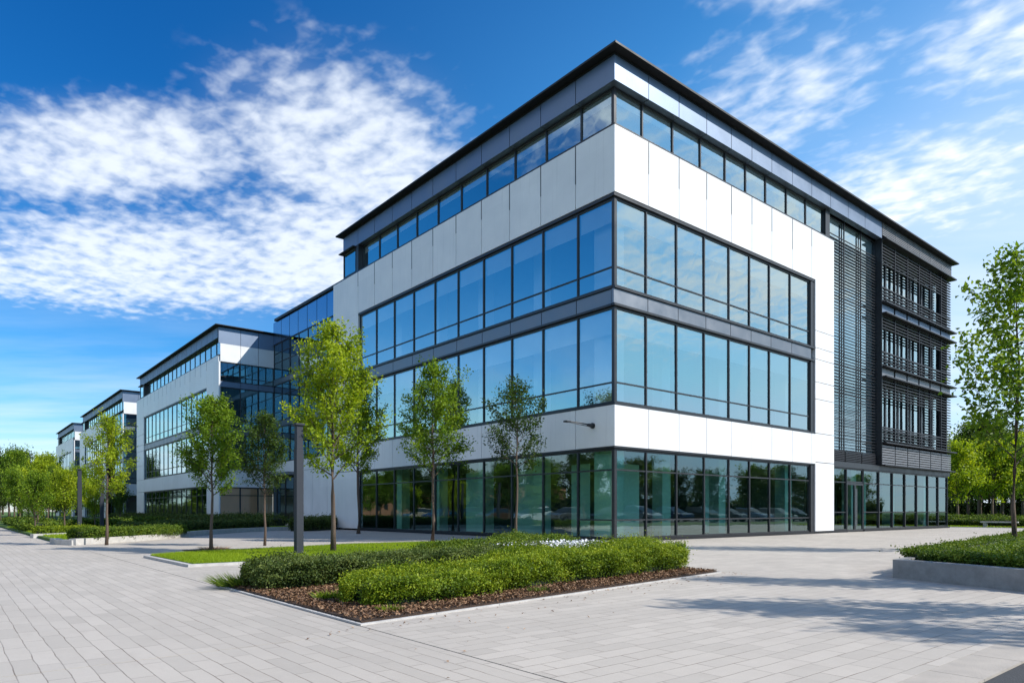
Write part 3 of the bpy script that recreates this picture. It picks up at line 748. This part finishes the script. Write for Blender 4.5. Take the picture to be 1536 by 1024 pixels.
def tree(name, label, loc, mat, group=None, rot=0., **kw):
    mb, V, var = make_tree(**kw)
    T = thing(name, label, 'tree', loc, group); T.rotation_euler = (0, 0, rot)
    mb.build('trunk', [M['bark'], M['twig']], T, smooth=True)
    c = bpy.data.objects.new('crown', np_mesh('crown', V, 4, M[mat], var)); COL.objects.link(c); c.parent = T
    return T
GT = 'young trees planted on the plaza'
tree('young_tree', 'tallest young tree on the lawn just right of the lamp column', (-10.0, .33, .04), 'l_yel', GT, seed=21, H=5.75, cb=1.75, Rw=1.22, nl=46, nleaf=13500, leaf=.078, r0=.062, prof=.85)
tree('young_tree', 'yellow green tree by the left end of the ground floor windows', (-2.55, 13.6, 0), 'l_yel', GT, seed=22, H=7.7, cb=2.6, Rw=1.35, nl=40, nleaf=10500, leaf=.105, r0=.085, prof=.8)
tree('young_tree', 'mid green rounded tree in front of the facade at the lawn edge', (-4.56, 4.2, .0), 'l_mid', GT, seed=23, H=6.2, cb=2.15, Rw=1.38, nl=42, nleaf=11500, leaf=.088, r0=.065, prof=.8, elev=(25, 50))
tree('young_tree', 'sparse dark green tree near the glass corner under the wall lamp', (-2.3, 2.45, .0), 'l_dark', GT, seed=24, H=5.65, cb=2.5, Rw=1.45, nl=30, nleaf=4800, leaf=.088, r0=.05, prof=.9, elev=(20, 42))
tree('young_tree', 'bushy green tree left of the lawn before the middle block', (-11.9, 3.78, .0), 'l_mid', GT, seed=25, H=4.15, cb=1.45, Rw=.82, nl=42, nleaf=11500, leaf=.068, r0=.045, prof=.75)
tree('young_tree', 'dark green slender tree in front of the link entrance', (-9.89, 5.35, .0), 'l_dark', GT, seed=26, H=4.05, cb=1.45, Rw=.80, nl=36, nleaf=7500, leaf=.066, r0=.038, prof=.65)
tree('young_tree', 'loose yellow green tree beside the left stone planter', (-13.54, 8.9, .0), 'l_yel', GT, seed=27, H=4.1, cb=1.35, Rw=.78, nl=36, nleaf=6500, leaf=.067, r0=.045, prof=.6)
tree('young_tree', 'broad green tree growing in the concrete planter at the right edge', (3.95, -10.25, .24), 'l_mid', GT, seed=33, H=7.7, cb=1.9, Rw=1.72, nl=38, nleaf=4800, leaf=.15, r0=.055, prof=.85, elev=(30, 50))
# trees of the planter just outside the right edge; their shade falls on the paving
for i, (x, y, s) in enumerate(((-6.1, -17.2, 41), (-3.6, -15.6, 42), (-6.3, -19.4, 43))):
    tree('plaza_tree', ['shade casting tree at the road end of the right planter', 'shade casting tree in the middle of the right planter', 'shade casting tree at the near corner of the right planter'][i], (x, y, .25), 'l_mid', 'trees of the right planter', seed=s, H=6.5, cb=1.9, Rw=1.0, nl=40, nleaf=4000, leaf=.12, r0=.07, prof=.6)

# right planter
PL = [(-5.83, -11.09), (-6.55, -13.0), (-9.3, -20.8), (10.0, -21.0), (10.0, -8.9)]
def inset(poly, w):
    c = np.mean(np.array(poly), 0); return [tuple(np.array(p) + (c - np.array(p)) / np.linalg.norm(c - np.array(p)) * w * 1.5) for p in poly]
W = MB(); PI_ = inset(PL, .16)
for i in range(len(PL)):
    j = (i + 1) % len(PL)
    a, b, c, dd = PL[i], PL[j], PI_[j], PI_[i]
    nsg = max(1, int(math.dist(a, b) / 1.9)); lerp = lambda p, q, t: (p[0] + (q[0] - p[0]) * t, p[1] + (q[1] - p[1]) * t)
    for k_ in range(nsg):
        t0, t1 = k_ / nsg, (k_ + 1) / nsg - .0035; W.prism([lerp(a, b, t0), lerp(a, b, t1), lerp(dd, c, t1), lerp(dd, c, t0)], -.1, .29)
pt = thing('planter', 'low grey concrete planter filled with green ground cover at the right', 'planter')
W.build('planter_wall', M['concrete'], pt)
MB().prism(inset(PL, .17), -.1, .235).build('soil', M['mulch'], pt)
PLv = [(-5.4, -11.35), (-6.2, -13.3), (-8.8, -20.2), (9.6, -20.4), (9.6, -9.2), (1.5, -10.2)]
hedge('low clipped hedge filling the edges of the right concrete planter', [(9.5, -9.75), (-4.95, -11.5), (-7.6, -19.5)], 1.3, .17, 'h_mid', 110000, .045, .245, 71, .10, lumpy=.10)
o = blades('ground_cover', PLv, 120000, .10, .026, .26, M['gcover'], 'dense green ground cover growing in the right concrete planter', .45, 'ground cover')

# ------------------------------------------------------------------ lamp columns
def lamp_column(label, loc, h=3.05, g='lamp columns on the plaza'):
    T = thing('lamp_column', label, 'lamp', loc, g)
    MB().box((-.085, -.085, 0), (.085, .085, h * .80)).build('post', M['lamp'], T, bevel=.006)
    MB().box((-.075, -.075, h * .80), (.075, .075, h * .985)).build('lamp_head', M['lamp'], T, bevel=.006)
    MB().box((-.11, -.11, h * .985), (.11, .11, h)).build('cap', M['lamp'], T, bevel=.005)
    MB().box((-.13, -.13, 0), (.13, .13, .015)).build('base_plate', M['frame'], T)
    return T
lc = lamp_column('square dark grey lamp column standing on the near lawn', (-11.06, -.1, .05))
lc.rotation_euler = (0, 0, R_(0))
l2 = copy_tree(lc); l2.location = (-12.5, 22.4, 0); l2['label'] = 'distant lamp column among trees before the third block'
l3 = copy_tree(lc); l3.location = (-11.2, 24.9, 0); l3['label'] = 'farthest lamp column nearly hidden by the yellow green tree'

# ------------------------------------------------------------------ left planting
def low_wall(label, pts, h, w=.25):
    mb = MB()
    P = [Vector((x, y, 0)) for x, y in pts]
    nn = []
    for i in range(len(P)):
        d1 = (P[min(i + 1, len(P) - 1)] - P[max(i - 1, 0)]).normalized(); nn.append(Vector((-d1.y, d1.x, 0)) * w)
    for i in range(len(P) - 1):
        a, b = P[i], P[i + 1]; g = (b - a).normalized() * .004
        mb.prism([((a + g).x, (a + g).y), ((b - g).x, (b - g).y), ((b - g + nn[i + 1]).x, (b - g + nn[i + 1]).y), ((a + g + nn[i]).x, (a + g + nn[i]).y)], -.05, h[i] if isinstance(h, (list, tuple)) else h)
    return tag(mb.build('stone_kerb', M['kerb']), label, 'kerb')
low_wall('long curved pale stone kerb in front of the left hedges', [(-14.3, 9.35), (-13.3, 10.2), (-12.3, 11.2), (-11.2, 12.6), (-9.8, 14.6), (-8.2, 16.9), (-6.4, 18.9), (-4.2, 20.6), (-1.5, 21.6)], .20)
low_wall('short stone kerb end of the left planting beside the path', [(-14.75, 11.6), (-14.75, 10.2), (-14.4, 9.4)], .16)
lawn('lawn', [(-14.4, 9.6), (-13.4, 10.4), (-11.3, 12.9), (-8.3, 17.1), (-4.4, 20.9), (-.5, 22.0), (-.3, 43), (-14.6, 43), (-14.6, 11.5)], .09)
blades('grass', [(-14.4, 9.9), (-12.4, 12), (-8.3, 17.6), (-1, 23), (-1, 36), (-14.5, 36)], 90000, .09, .03, .08, M['grass'], 'rough grass of the left planting before the middle block', .5)
hedge('clipped hedge directly behind the curved stone kerb', [(-14.2, 10.0), (-12.7, 11.5), (-11.2, 13.3), (-10.0, 15.0)], 1.1, .42, 'h_mid', 26000, .06, .08, 31, .1)
hedge('second hedge along the curve toward the link entrance', [(-11.6, 17.6), (-8.4, 20.0), (-5.4, 22.6), (-3.2, 23.8)], 1.3, .5, 'h_dark', 20000, .075, .08, 32, .1)
hedge('dark hedge in front of the white link wall', [(-3.4, 19.2), (-1.6, 20.3), (.5, 22.6), (2.2, 25.4)], 1.1, .72, 'h_dark', 22000, .075, .0, 33, .06)
hedge('dark hedge running along the foot of the middle block', [(-1.5, 26), (-1.5, 40), (-1.5, 60), (-1.4, 80)], 1.4, .8, 'h_dark', 40000, .10, .0, 34, .1)
hedge('long low hedge beside the far end of the path', [(-13.9, 24), (-13.4, 34), (-13.2, 50)], 1.6, .5, 'h_mid', 26000, .10, .05, 35, .12)
hedge('hedge between lawns before the third block', [(-12.6, 30), (-8, 38), (-4, 46)], 1.6, .5, 'h_mid', 20000, .11, .05, 36, .12)
low_wall('small white stone kerb beside the path at the far left', [(-14.75, 17.0), (-14.2, 17.2), (-13.0, 18.4), (-12.0, 19.4)], .16)
hedge('short hedge behind the small white kerb at far left', [(-14.5, 18.0), (-13.2, 19.4), (-12.2, 20.6)], .9, .36, 'h_yel', 12000, .06, .05, 37, .1)
sheet('verge', [(-14.6, 43.2), (-.3, 43.2), (-.3, 260), (-14.6, 260)], .05, M['turf'], .15)
sheet('verge', [(-200, 64.2), (-14.62, 64.2), (-14.62, 300), (-200, 300)], .0, M['turf'], .1)

# small ground patch at the tree foot
sheet('tree_pit', [(-12.6, 3.5), (-11.2, 3.9), (-11.3, 4.7), (-12.5, 4.3)], .012, M['mulch'], .01)
tuft('low straw coloured tuft round the foot of the bushy left tree', -11.75, 4.1, 260, .10, .35, 'chip', 'grass_tuft', .01)

# trees further left: prototypes then copies
def far_tree_meshes(seed, H, cb, Rw, leaf, n, prof=.5):
    return make_tree(seed=seed, H=H, cb=cb, Rw=Rw, nl=44, nleaf=n, leaf=leaf, r0=.14, prof=prof, elev=(15, 60))
protos = []
for i, (sd, mt) in enumerate(((51, 'l_wood'), (52, 'l_mid'), (53, 'l_dark'), (54, 'l_yel'))):
    mb, V, var = far_tree_meshes(sd, 8.0, 1.9, 2.5, .24, 6500)
    protos.append((mb.mesh('trunk', [M['bark'], M['twig']], True), np_mesh('crown', V, 4, M[mt], var)))
def place_far(k, x, y, s, label, group, sx=1.):
    T = thing('woodland_tree', label, 'tree', (x, y, 0), group); T.rotation_euler = (0, 0, rnd.uniform(0, 6.28)); T.scale = (s * sx, s * sx, s)
    a = bpy.data.objects.new('trunk', protos[k][0]); b = bpy.data.objects.new('crown', protos[k][1])
    for q in (a, b): COL.objects.link(q); q.parent = T
CX, CY = -17.452, -15.629; c_, s_ = .77005, .63799
def from_view(lat, dep): return (CX + lat * c_ + dep * s_, CY - lat * s_ + dep * c_)
kind = ['dense mid green', 'fresh green', 'dark green', 'yellow green']
# left planting trees seen in front of the far blocks  (lateral/depth given in metres on the ground)
for i, (px, dep, s, k) in enumerate(((53, 30, .34, 1), (97, 36, .40, 3), (118, 47, .50, 1), (142, 40, .36, 3), (72, 52, .52, 0), (30, 48, .5, 1), (180, 60, .42, 0))):
    x, y = from_view((px - 768) / 1029 * dep, dep)
    place_far(k, x, y, s, ['small fresh green tree nearest the far end of the path', 'yellow green tree in front of the farthest block', 'fresh green tree covering the corner of the third block', 'yellow green tree beside the distant lamp column', 'dense tree right behind the far path trees', 'fresh green tree at the left edge by the path', 'dense small tree at the foot of the third block'][i], 'trees before the far blocks', .8)
for i in range(24):
    px = -26 + i * 4.7 + rnd.uniform(-3, 3); kx = (px - 768) / 1029 * c_ + s_
    xw = rnd.uniform(-12, -4) if i % 2 else rnd.uniform(-13.5, -9); dep = (xw - CX) / kx
    x, y = from_view((px - 768) / 1029 * dep, dep); k = rnd.choice((0, 1, 1, 2, 3))
    top = 676 + rnd.choice((0, 6, 14, 30, 46)) + max(0, abs(px - 44) - 30) * 1.2
    place_far(k, x, y, (1.06 + (766 - top) / 1029 * dep) / 8.1, kind[k] + ' tree of the grove in front of the farthest blocks', 'trees of the grove at far left', rnd.uniform(.62, .9))
for i in range(14):
    x = -60 + i * 5.2 + rnd.uniform(-2, 2); k = rnd.choice((0, 2, 2, 1)); place_far(k, x, 215 + rnd.uniform(-12, 12), rnd.uniform(1.0, 1.5), kind[k] + ' tree closing the view beyond the end of the path', 'trees beyond the end of the path', 1.25)
hedge('dark undergrowth beneath the wood at the far left', [(-75, 190), (-40, 196), (-10, 200)], 6, 3.0, 'h_dark', 16000, .42, 0, 61, .3)
hedge('added unseen tall dark hedge blocking the mirrored horizon behind the left parking strip', [(-40, -20), (-41, 30), (-42, 78)], 3, 3.2, 'h_dark', 14000, .4, 0, 65, .25)  # added out of view so the left front mirrors no bright horizon gap
hedge('added unseen tall dark hedge blocking the mirrored horizon opposite the glass facade', [(0, -42), (60, -44), (130, -44)], 3, 3.2, 'h_dark', 14000, .4, 0, 66, .25)  # unseen filler, blocks the bright horizon mirrored in the right front
# right side beyond the block
sheet('lawn', [(33.9, -40), (140, -40), (140, 90), (33.9, 90)], -.02, M['turf'], .1)
sheet('walkway', [(33.9, -13.9), (44, -13.9), (44, -9), (33.9, -9)], .0, M['plaza'], .02)
kerb('pale kerb between plaza and the lawn right of the block', [(33.52, -14.2), (33.72, -14.2), (33.72, 60), (33.52, 60)], .03, .09)
blades('grass', [(34, -12), (52, -12), (60, 22), (34, 22)], 90000, .12, .05, -.02, M['grass'], 'bright grass beyond the right end of the large block')
hedge('nearer clipped hedge on the lawn right of the block', [(38.5, 10), (37.6, 0), (36.0, -10)], 1.3, .62, 'h_mid', 22000, .09, 0, 62, .08)
hedge('farther clipped hedge on the lawn right of the block', [(52, 18), (50, 0), (47, -14)], 1.6, .7, 'h_mid', 22000, .12, 0, 63, .1)
bt = thing('bench', 'low pale stone bench in front of the right hedge', 'bench', (35.0, -1.6, 0)); bt.rotation_euler = (0, 0, R_(8))
MB().box((-.24, -1.0, .30), (.24, 1.0, .38)).build('seat', M['kerb'], bt, bevel=.01)
for yy in (-.75, .75): MB().box((-.2, yy - .09, -.03), (.2, yy + .09, .298)).build('leg', M['kerb'], bt)
tr_right = [(1437, 66, .95, 3), (1452, 78, 1.2, 1), (1470, 72, 1.32, 0), (1489, 69, 1.0, 3), (1503, 80, 1.3, 2), (1517, 70, 1.05, 1), (1534, 74, 1.15, 3), (1552, 78, 1.3, 0), (1575, 74, 1.1, 1)]
for i, (px, dep, s, k) in enumerate(tr_right):
    x, y = from_view((px - 768) / 1029 * dep, dep)
    place_far(k, x, y, s, ['yellow green tree touching the right end of the block', 'fresh green tree second from the block end', 'tall pointed dense tree on the right lawn', 'low yellow green tree right of the tall dense one', 'dark tall tree behind the low yellow green one', 'fresh green tree with a pale trunk at right', 'yellow green tree under the large planter crown', 'dense tree at the right picture edge', 'fresh green tree cut by the right picture edge'][i], 'trees on the lawn right of the block')
for i in range(26):
    px = 1420 + i * 9 + rnd.uniform(-4, 4); dep = rnd.uniform(92, 125); x, y = from_view((px - 768) / 1029 * dep, dep); k = rnd.choice((0, 2, 2, 0, 1))
    place_far(k, x, y, rnd.uniform(1.1, 1.45), kind[k] + ' tree in the wood behind the right lawn', 'trees in the wood at right', 1.25)
a = from_view((1400 - 768) / 1029 * 100, 100); b = from_view((1700 - 768) / 1029 * 92, 92)
hedge('dark undergrowth beneath the wood at right', [a, ((a[0] + b[0]) / 2, (a[1] + b[1]) / 2 + 2), b], 5, 2.4, 'h_dark', 9000, .4, 0, 64, .25)

# ------------------------------------------------------------------ what the glass mirrors: parking rows, trees, a low building
sheet('parking', [(14, -36), (110, -36), (110, -21), (14, -21)], -.045, M['asphalt'], .03)
sheet('lawn', [(11, -20.9), (110, -20.9), (110, -14.6), (11, -14.6)], .0, M['turf'], .1)
def car(label, loc, rot, pn, pc, group):
    T = thing('parked_car', label, 'car', loc, group); T.rotation_euler = (0, 0, rot)
    prof = [(-2.1, .35), (-2.15, .62), (-2.0, .86), (-1.2, .95), (-.95, .95), (.95, .92), (1.6, .84), (2.05, .70), (2.12, .45), (2.05, .28), (-2.0, .28)]
    mb = MB(); secs = [(-.86, .94), (-.78, 1.0), (.78, 1.0), (.86, .94)]
    for (y, k) in secs:
        mb.v += [(x * k, y, .28 + (zz - .28) * (1 if abs(y) < .8 else .93)) for x, zz in prof]
    n = len(prof)
    for i in range(3):
        for j in range(n):
            j2 = (j + 1) % n; mb.f.append((i * n + j, (i + 1) * n + j, (i + 1) * n + j2, i * n + j2)); mb.mi.append(0)
    mb.f.append(tuple(range(n))); mb.f.append(tuple(3 * n + j for j in reversed(range(n)))); mb.mi += [0, 0]
    mb.build('body', paint(pn, pc), T)
    def cab(x0, x1, xa, xb, z0, z1, yw, yt, m, nm):
        q = MB(); q.v = [(x0, -yw, z0), (x1, -yw, z0), (x1, yw, z0), (x0, yw, z0), (xa, -yt, z1), (xb, -yt, z1), (xb, yt, z1), (xa, yt, z1)]
        q.f = [(0, 3, 2, 1), (4, 5, 6, 7), (0, 1, 5, 4), (1, 2, 6, 5), (2, 3, 7, 6), (3, 0, 4, 7)]; q.mi = [0] * 6; q.build(nm, m, T)
    cab(-1.75, 1.05, -1.35, .25, .93, 1.38, .76, .62, M['carglass'], 'window')
    cab(-1.36, .26, -1.2, .1, 1.381, 1.46, .63, .56, paint(pn, pc), 'roof')
    for sx in (-1.3, 1.32):
        for sy in (-.80, .80):
            w = MB().tube([(sx, sy - .11, .32), (sx, sy + .11, .32)], [.32, .32], 18).build('wheel', M['rubber'], T)
            MB().tube([(sx, sy + math.copysign(.111, sy), .32), (sx, sy + math.copysign(.13, sy), .32)], [.2, .19], 12).build('rim', M['alloy'], w)
    MB().box((2.02, -.72, .58), (2.10, -.42, .70)).build('headlight', M['alloy'], T); MB().box((2.02, .42, .58), (2.10, .72, .70)).build('headlight', M['alloy'], T)
cc = [('white', (.75, .75, .75)), ('black', (.02, .02, .022)), ('silver', (.45, .46, .48)), ('dark blue', (.03, .05, .12)), ('brown', (.10, .06, .04)), ('grey', (.16, .165, .17)), ('pale blue', (.28, .38, .48)), ('beige', (.48, .42, .33)), ('dark green', (.03, .07, .05))]
for i in range(9):
    n_, c3 = cc[i]
    car(n_ + ' saloon car parked beyond the road opposite the glass facade', (22 + i * 4.6, -24.5 + rnd.uniform(-.3, .3), -.045), R_(90 + rnd.uniform(-3, 3)), n_.replace(' ', '_'), c3, 'cars parked opposite the glass facade')
for i in range(9):
    n_, c3 = cc[(i * 4 + 2) % 9]
    car(n_ + ' saloon car parked on the strip left of the path', (-26.5 + rnd.uniform(-.3, .3), 14 + i * 5.2, -.04), R_(rnd.uniform(-3, 3)), n_.replace(' ', '_'), c3, 'cars parked left of the path')
for i in range(30):
    k = rnd.choice((0, 1, 2, 2)); place_far(k, 10 + i * 3.4 + rnd.uniform(-1, 1), -37 + rnd.uniform(-3, 3) - (i % 2) * 4, rnd.uniform(.72, .98), kind[k] + ' tree lining the parking opposite the glass facade', 'trees opposite the glass facade', 1.2)
for i in range(26):
    k = rnd.choice((0, 1, 2, 2)); place_far(k, -37 + rnd.uniform(-3, 2) - (i % 2) * 4, 2 + i * 3.6 + rnd.uniform(-1, 1), rnd.uniform(.72, .98), kind[k] + ' tree lining the parking left of the path', 'trees left of the parking', 1.2)
for i in range(5):
    k = (1, 0, 2, 1, 0)[i]; place_far(k, -21.8 + rnd.uniform(-.3, .3), 14 + i * 9.5, .6, ['fresh green', 'dense', 'dark', 'light green', 'thick'][i] + ' small tree between the path and parked cars', 'trees between path and parking', .9)
lb_ = thing('low_building', 'low orange rendered building beyond the parking strip', 'building', (-60, 105, 0))
MB().box((-6, -34, 0), (6, 34, 5.2)).build('wall', M['brick'], lb_)
MB().box((-6.3, -34.3, 5.2), (6.3, 34.3, 5.5)).build('roof', M['roof'], lb_)
for i in range(14):
    w = MB().box((5.98, -31.5 + i * 4.7, 1.2), (6.05, -29.7 + i * 4.7, 3.4)).build('window', M['frame'], lb_)

# ------------------------------------------------------------------ sun, sky, camera
SXY = Vector((.60, -.80)); EL = R_(40)
sd = Vector((SXY.x * math.cos(EL), SXY.y * math.cos(EL), math.sin(EL)))
sun = bpy.data.lights.new('sun', 'SUN'); sun.energy = 4.2; sun.angle = R_(.5); sun.color = (1, .955, .89)
so = bpy.data.objects.new('sun', sun); COL.objects.link(so); so.rotation_euler = sd.to_track_quat('Z', 'Y').to_euler(); so.location = (40, -40, 50)

w = bpy.data.worlds.new('World'); scene.world = w; w.use_nodes = True
nt = w.node_tree; nt.nodes.clear(); out = nt.nodes.new('ShaderNodeOutputWorld')
sky = nt.nodes.new('ShaderNodeTexSky'); sky.sky_type = 'NISHITA'; sky.sun_disc = False
sky.sun_elevation = EL; sky.sun_rotation = math.atan2(SXY.x, SXY.y); sky.air_density = 1.0; sky.dust_density = .4; sky.ozone_density = 2.2; sky.altitude = 100
tc = nt.nodes.new('ShaderNodeTexCoord'); DIR = tc.outputs['Generated']
sep = nt.nodes.new('ShaderNodeSeparateXYZ'); nt.links.new(DIR, sep.inputs[0])
zz = math_(nt, 'ADD', math_(nt, 'MAXIMUM', sep.outputs[2], .0), .035)
def dotn(v):
    n = nt.nodes.new('ShaderNodeVectorMath'); n.operation = 'DOT_PRODUCT'; nt.links.new(DIR, n.inputs[0]); n.inputs[1].default_value = v; return n.outputs['Value']
A = math_(nt, 'DIVIDE', dotn((c_, -s_, 0)), zz); Bb = math_(nt, 'DIVIDE', dotn((s_, c_, 0)), zz)
cmb = nt.nodes.new('ShaderNodeCombineXYZ'); nt.links.new(A, cmb.inputs[0]); nt.links.new(Bb, cmb.inputs[1]); PC = cmb.outputs[0]
def blob(a, b, ra, rb, rot=0., soft=.0):
    v = mapping(nt, PC, loc=(-a, -b, 0))
    v = mapping(nt, v, rot=(0, 0, rot)); v = mapping(nt, v, scale=(1 / ra, 1 / rb, 0))
    n = nt.nodes.new('ShaderNodeVectorMath'); n.operation = 'LENGTH'; nt.links.new(v, n.inputs[0])
    return mapr(nt, n.outputs['Value'], 1.15, .25, 0, 1, True)
def mx(*l):
    r = l[0]
    for q in l[1:]: r = math_(nt, 'MAXIMUM', r, q)
    return r
mask = mx(blob(-1.2, 2.55, 1.35, .62), blob(-.62, 2.45, .62, .66), blob(-1.10, 1.80, .62, .30, .15), blob(-.42, 1.80, .40, .50), math_(nt, 'MULTIPLY', mx(blob(.58, 1.56, .30, .36), blob(1.0, 1.36, .26, .30), blob(.50, 1.22, .2, .12)), .60),
          math_(nt, 'MULTIPLY', blob(1.10, 1.95, .45, .5), .56), math_(nt, 'MULTIPLY', blob(-1.4, -1.3, 1.9, 1.5), 1.25),  # last blob: out-of-view cloud behind the camera, added to brighten the left front
          math_(nt, 'MULTIPLY', blob(2.6, .2, 1.5, 1.5), .75), math_(nt, 'MULTIPLY', blob(.6, -2.4, 1.7, 1.2), .7), math_(nt, 'MULTIPLY', blob(-1.1, -.1, .9, .8), 1.1))  # last blob: unseen cloud overhead, added for the same fill light
wv = mapping(nt, mapping(nt, PC, (1, 1, 1), (0, 0, .75)), (1.0, 1.25, 1))
nbig = noise(nt, mapping(nt, PC, (1, 1.2, 1), (0, 0, .5)), 2.6, 4, .55)
nsm = noise(nt, wv, 14, 3, .5, .2)
nn = math_(nt, 'ADD', math_(nt, 'MULTIPLY', nbig, 1.1), math_(nt, 'MULTIPLY', nsm, 1.45))
dens = math_(nt, 'ADD', mask, math_(nt, 'SUBTRACT', nn, 1.31))
dens = mapr(nt, dens, .06, 1.22, 0, 1, True)
dens = math_(nt, 'MULTIPLY', dens, mapr(nt, mask, 0, .12, 0, 1))
# thin veil low on the sky
low = mapr(nt, sep.outputs[2], .02, .34, 1, 0, True)
nv = noise(nt, mapping(nt, PC, (.35, .9, 1)), 1.4, 5, .6)
veil = math_(nt, 'MULTIPLY', low, mapr(nt, nv, .38, .72, .05, .55))
right = mapr(nt, A, .3, 1.6, 0, .74, True)
right = math_(nt, 'MULTIPLY', right, mapr(nt, dotn((s_, c_, 0)), .0, .3, 0, 1))
right = math_(nt, 'MULTIPLY', right, mapr(nt, sep.outputs[2], .72, .25, .25, 1, True))
veil = mx(veil, math_(nt, 'MULTIPLY', right, mapr(nt, nv, .3, .7, .6, 1)))
thin = math_(nt, 'MULTIPLY', mapr(nt, dotn((c_, -s_, 0)), -.45, .5, .0, .22, True), mapr(nt, sep.outputs[2], .78, .35, .1, 1, True))
dens = mx(dens, math_(nt, 'MULTIPLY', math_(nt, 'MULTIPLY', mask, mask), mapr(nt, nbig, .35, .65, .12, .48, True)))
cl = math_(nt, 'MINIMUM', math_(nt, 'ADD', math_(nt, 'MULTIPLY', dens, .86), veil), 1.0)
sc_ = nt.nodes.new('ShaderNodeSeparateColor'); nt.links.new(sky.outputs[0], sc_.inputs[0])
cc_ = nt.nodes.new('ShaderNodeCombineColor')
for i_, (k_, g_) in enumerate(((.066, 2.5), (.457, 1.4), (.914, 1.14))):
    v_ = math_(nt, 'MINIMUM', math_(nt, 'MULTIPLY', math_(nt, 'POWER', sc_.outputs[i_], g_), k_), 8.5)
    nt.links.new(math_(nt, 'MINIMUM', v_, (5.4, 6.9, 8.2)[i_]), cc_.inputs[i_])
skyc = cc_.outputs[0]
skyc = mixc(nt, math_(nt, 'MULTIPLY', thin, 1.7), skyc, (1.7, 5.8, 10.5))
final = mixc(nt, cl, skyc, (7.1, 7.6, 8.2))
bg = nt.nodes.new('ShaderNodeBackground'); nt.links.new(final, bg.inputs[0]); bg.inputs[1].default_value = .11
nt.links.new(bg.outputs[0], out.inputs[0])

cam = bpy.data.cameras.new('camera'); co = bpy.data.objects.new('camera', cam); COL.objects.link(co); scene.camera = co
co.location = (CX, CY, 1.06); co.rotation_euler = (R_(90), 0, R_(-39.642))
cam.sensor_width = 36; cam.lens = 1029 / 1536 * 36; cam.shift_y = (766 - 512) / 1536; cam.clip_end = 3000; cam.clip_start = .05
scene.view_settings.view_transform = 'Standard'; scene.view_settings.look = 'None'; scene.view_settings.exposure = .41; scene.view_settings.gamma = 1
scene.render.engine = 'CYCLES'
scene.cycles.max_bounces = 8; scene.cycles.transparent_max_bounces = 16; scene.cycles.glossy_bounces = 4; scene.cycles.diffuse_bounces = 3; scene.cycles.caustics_reflective = False; scene.cycles.caustics_refractive = False
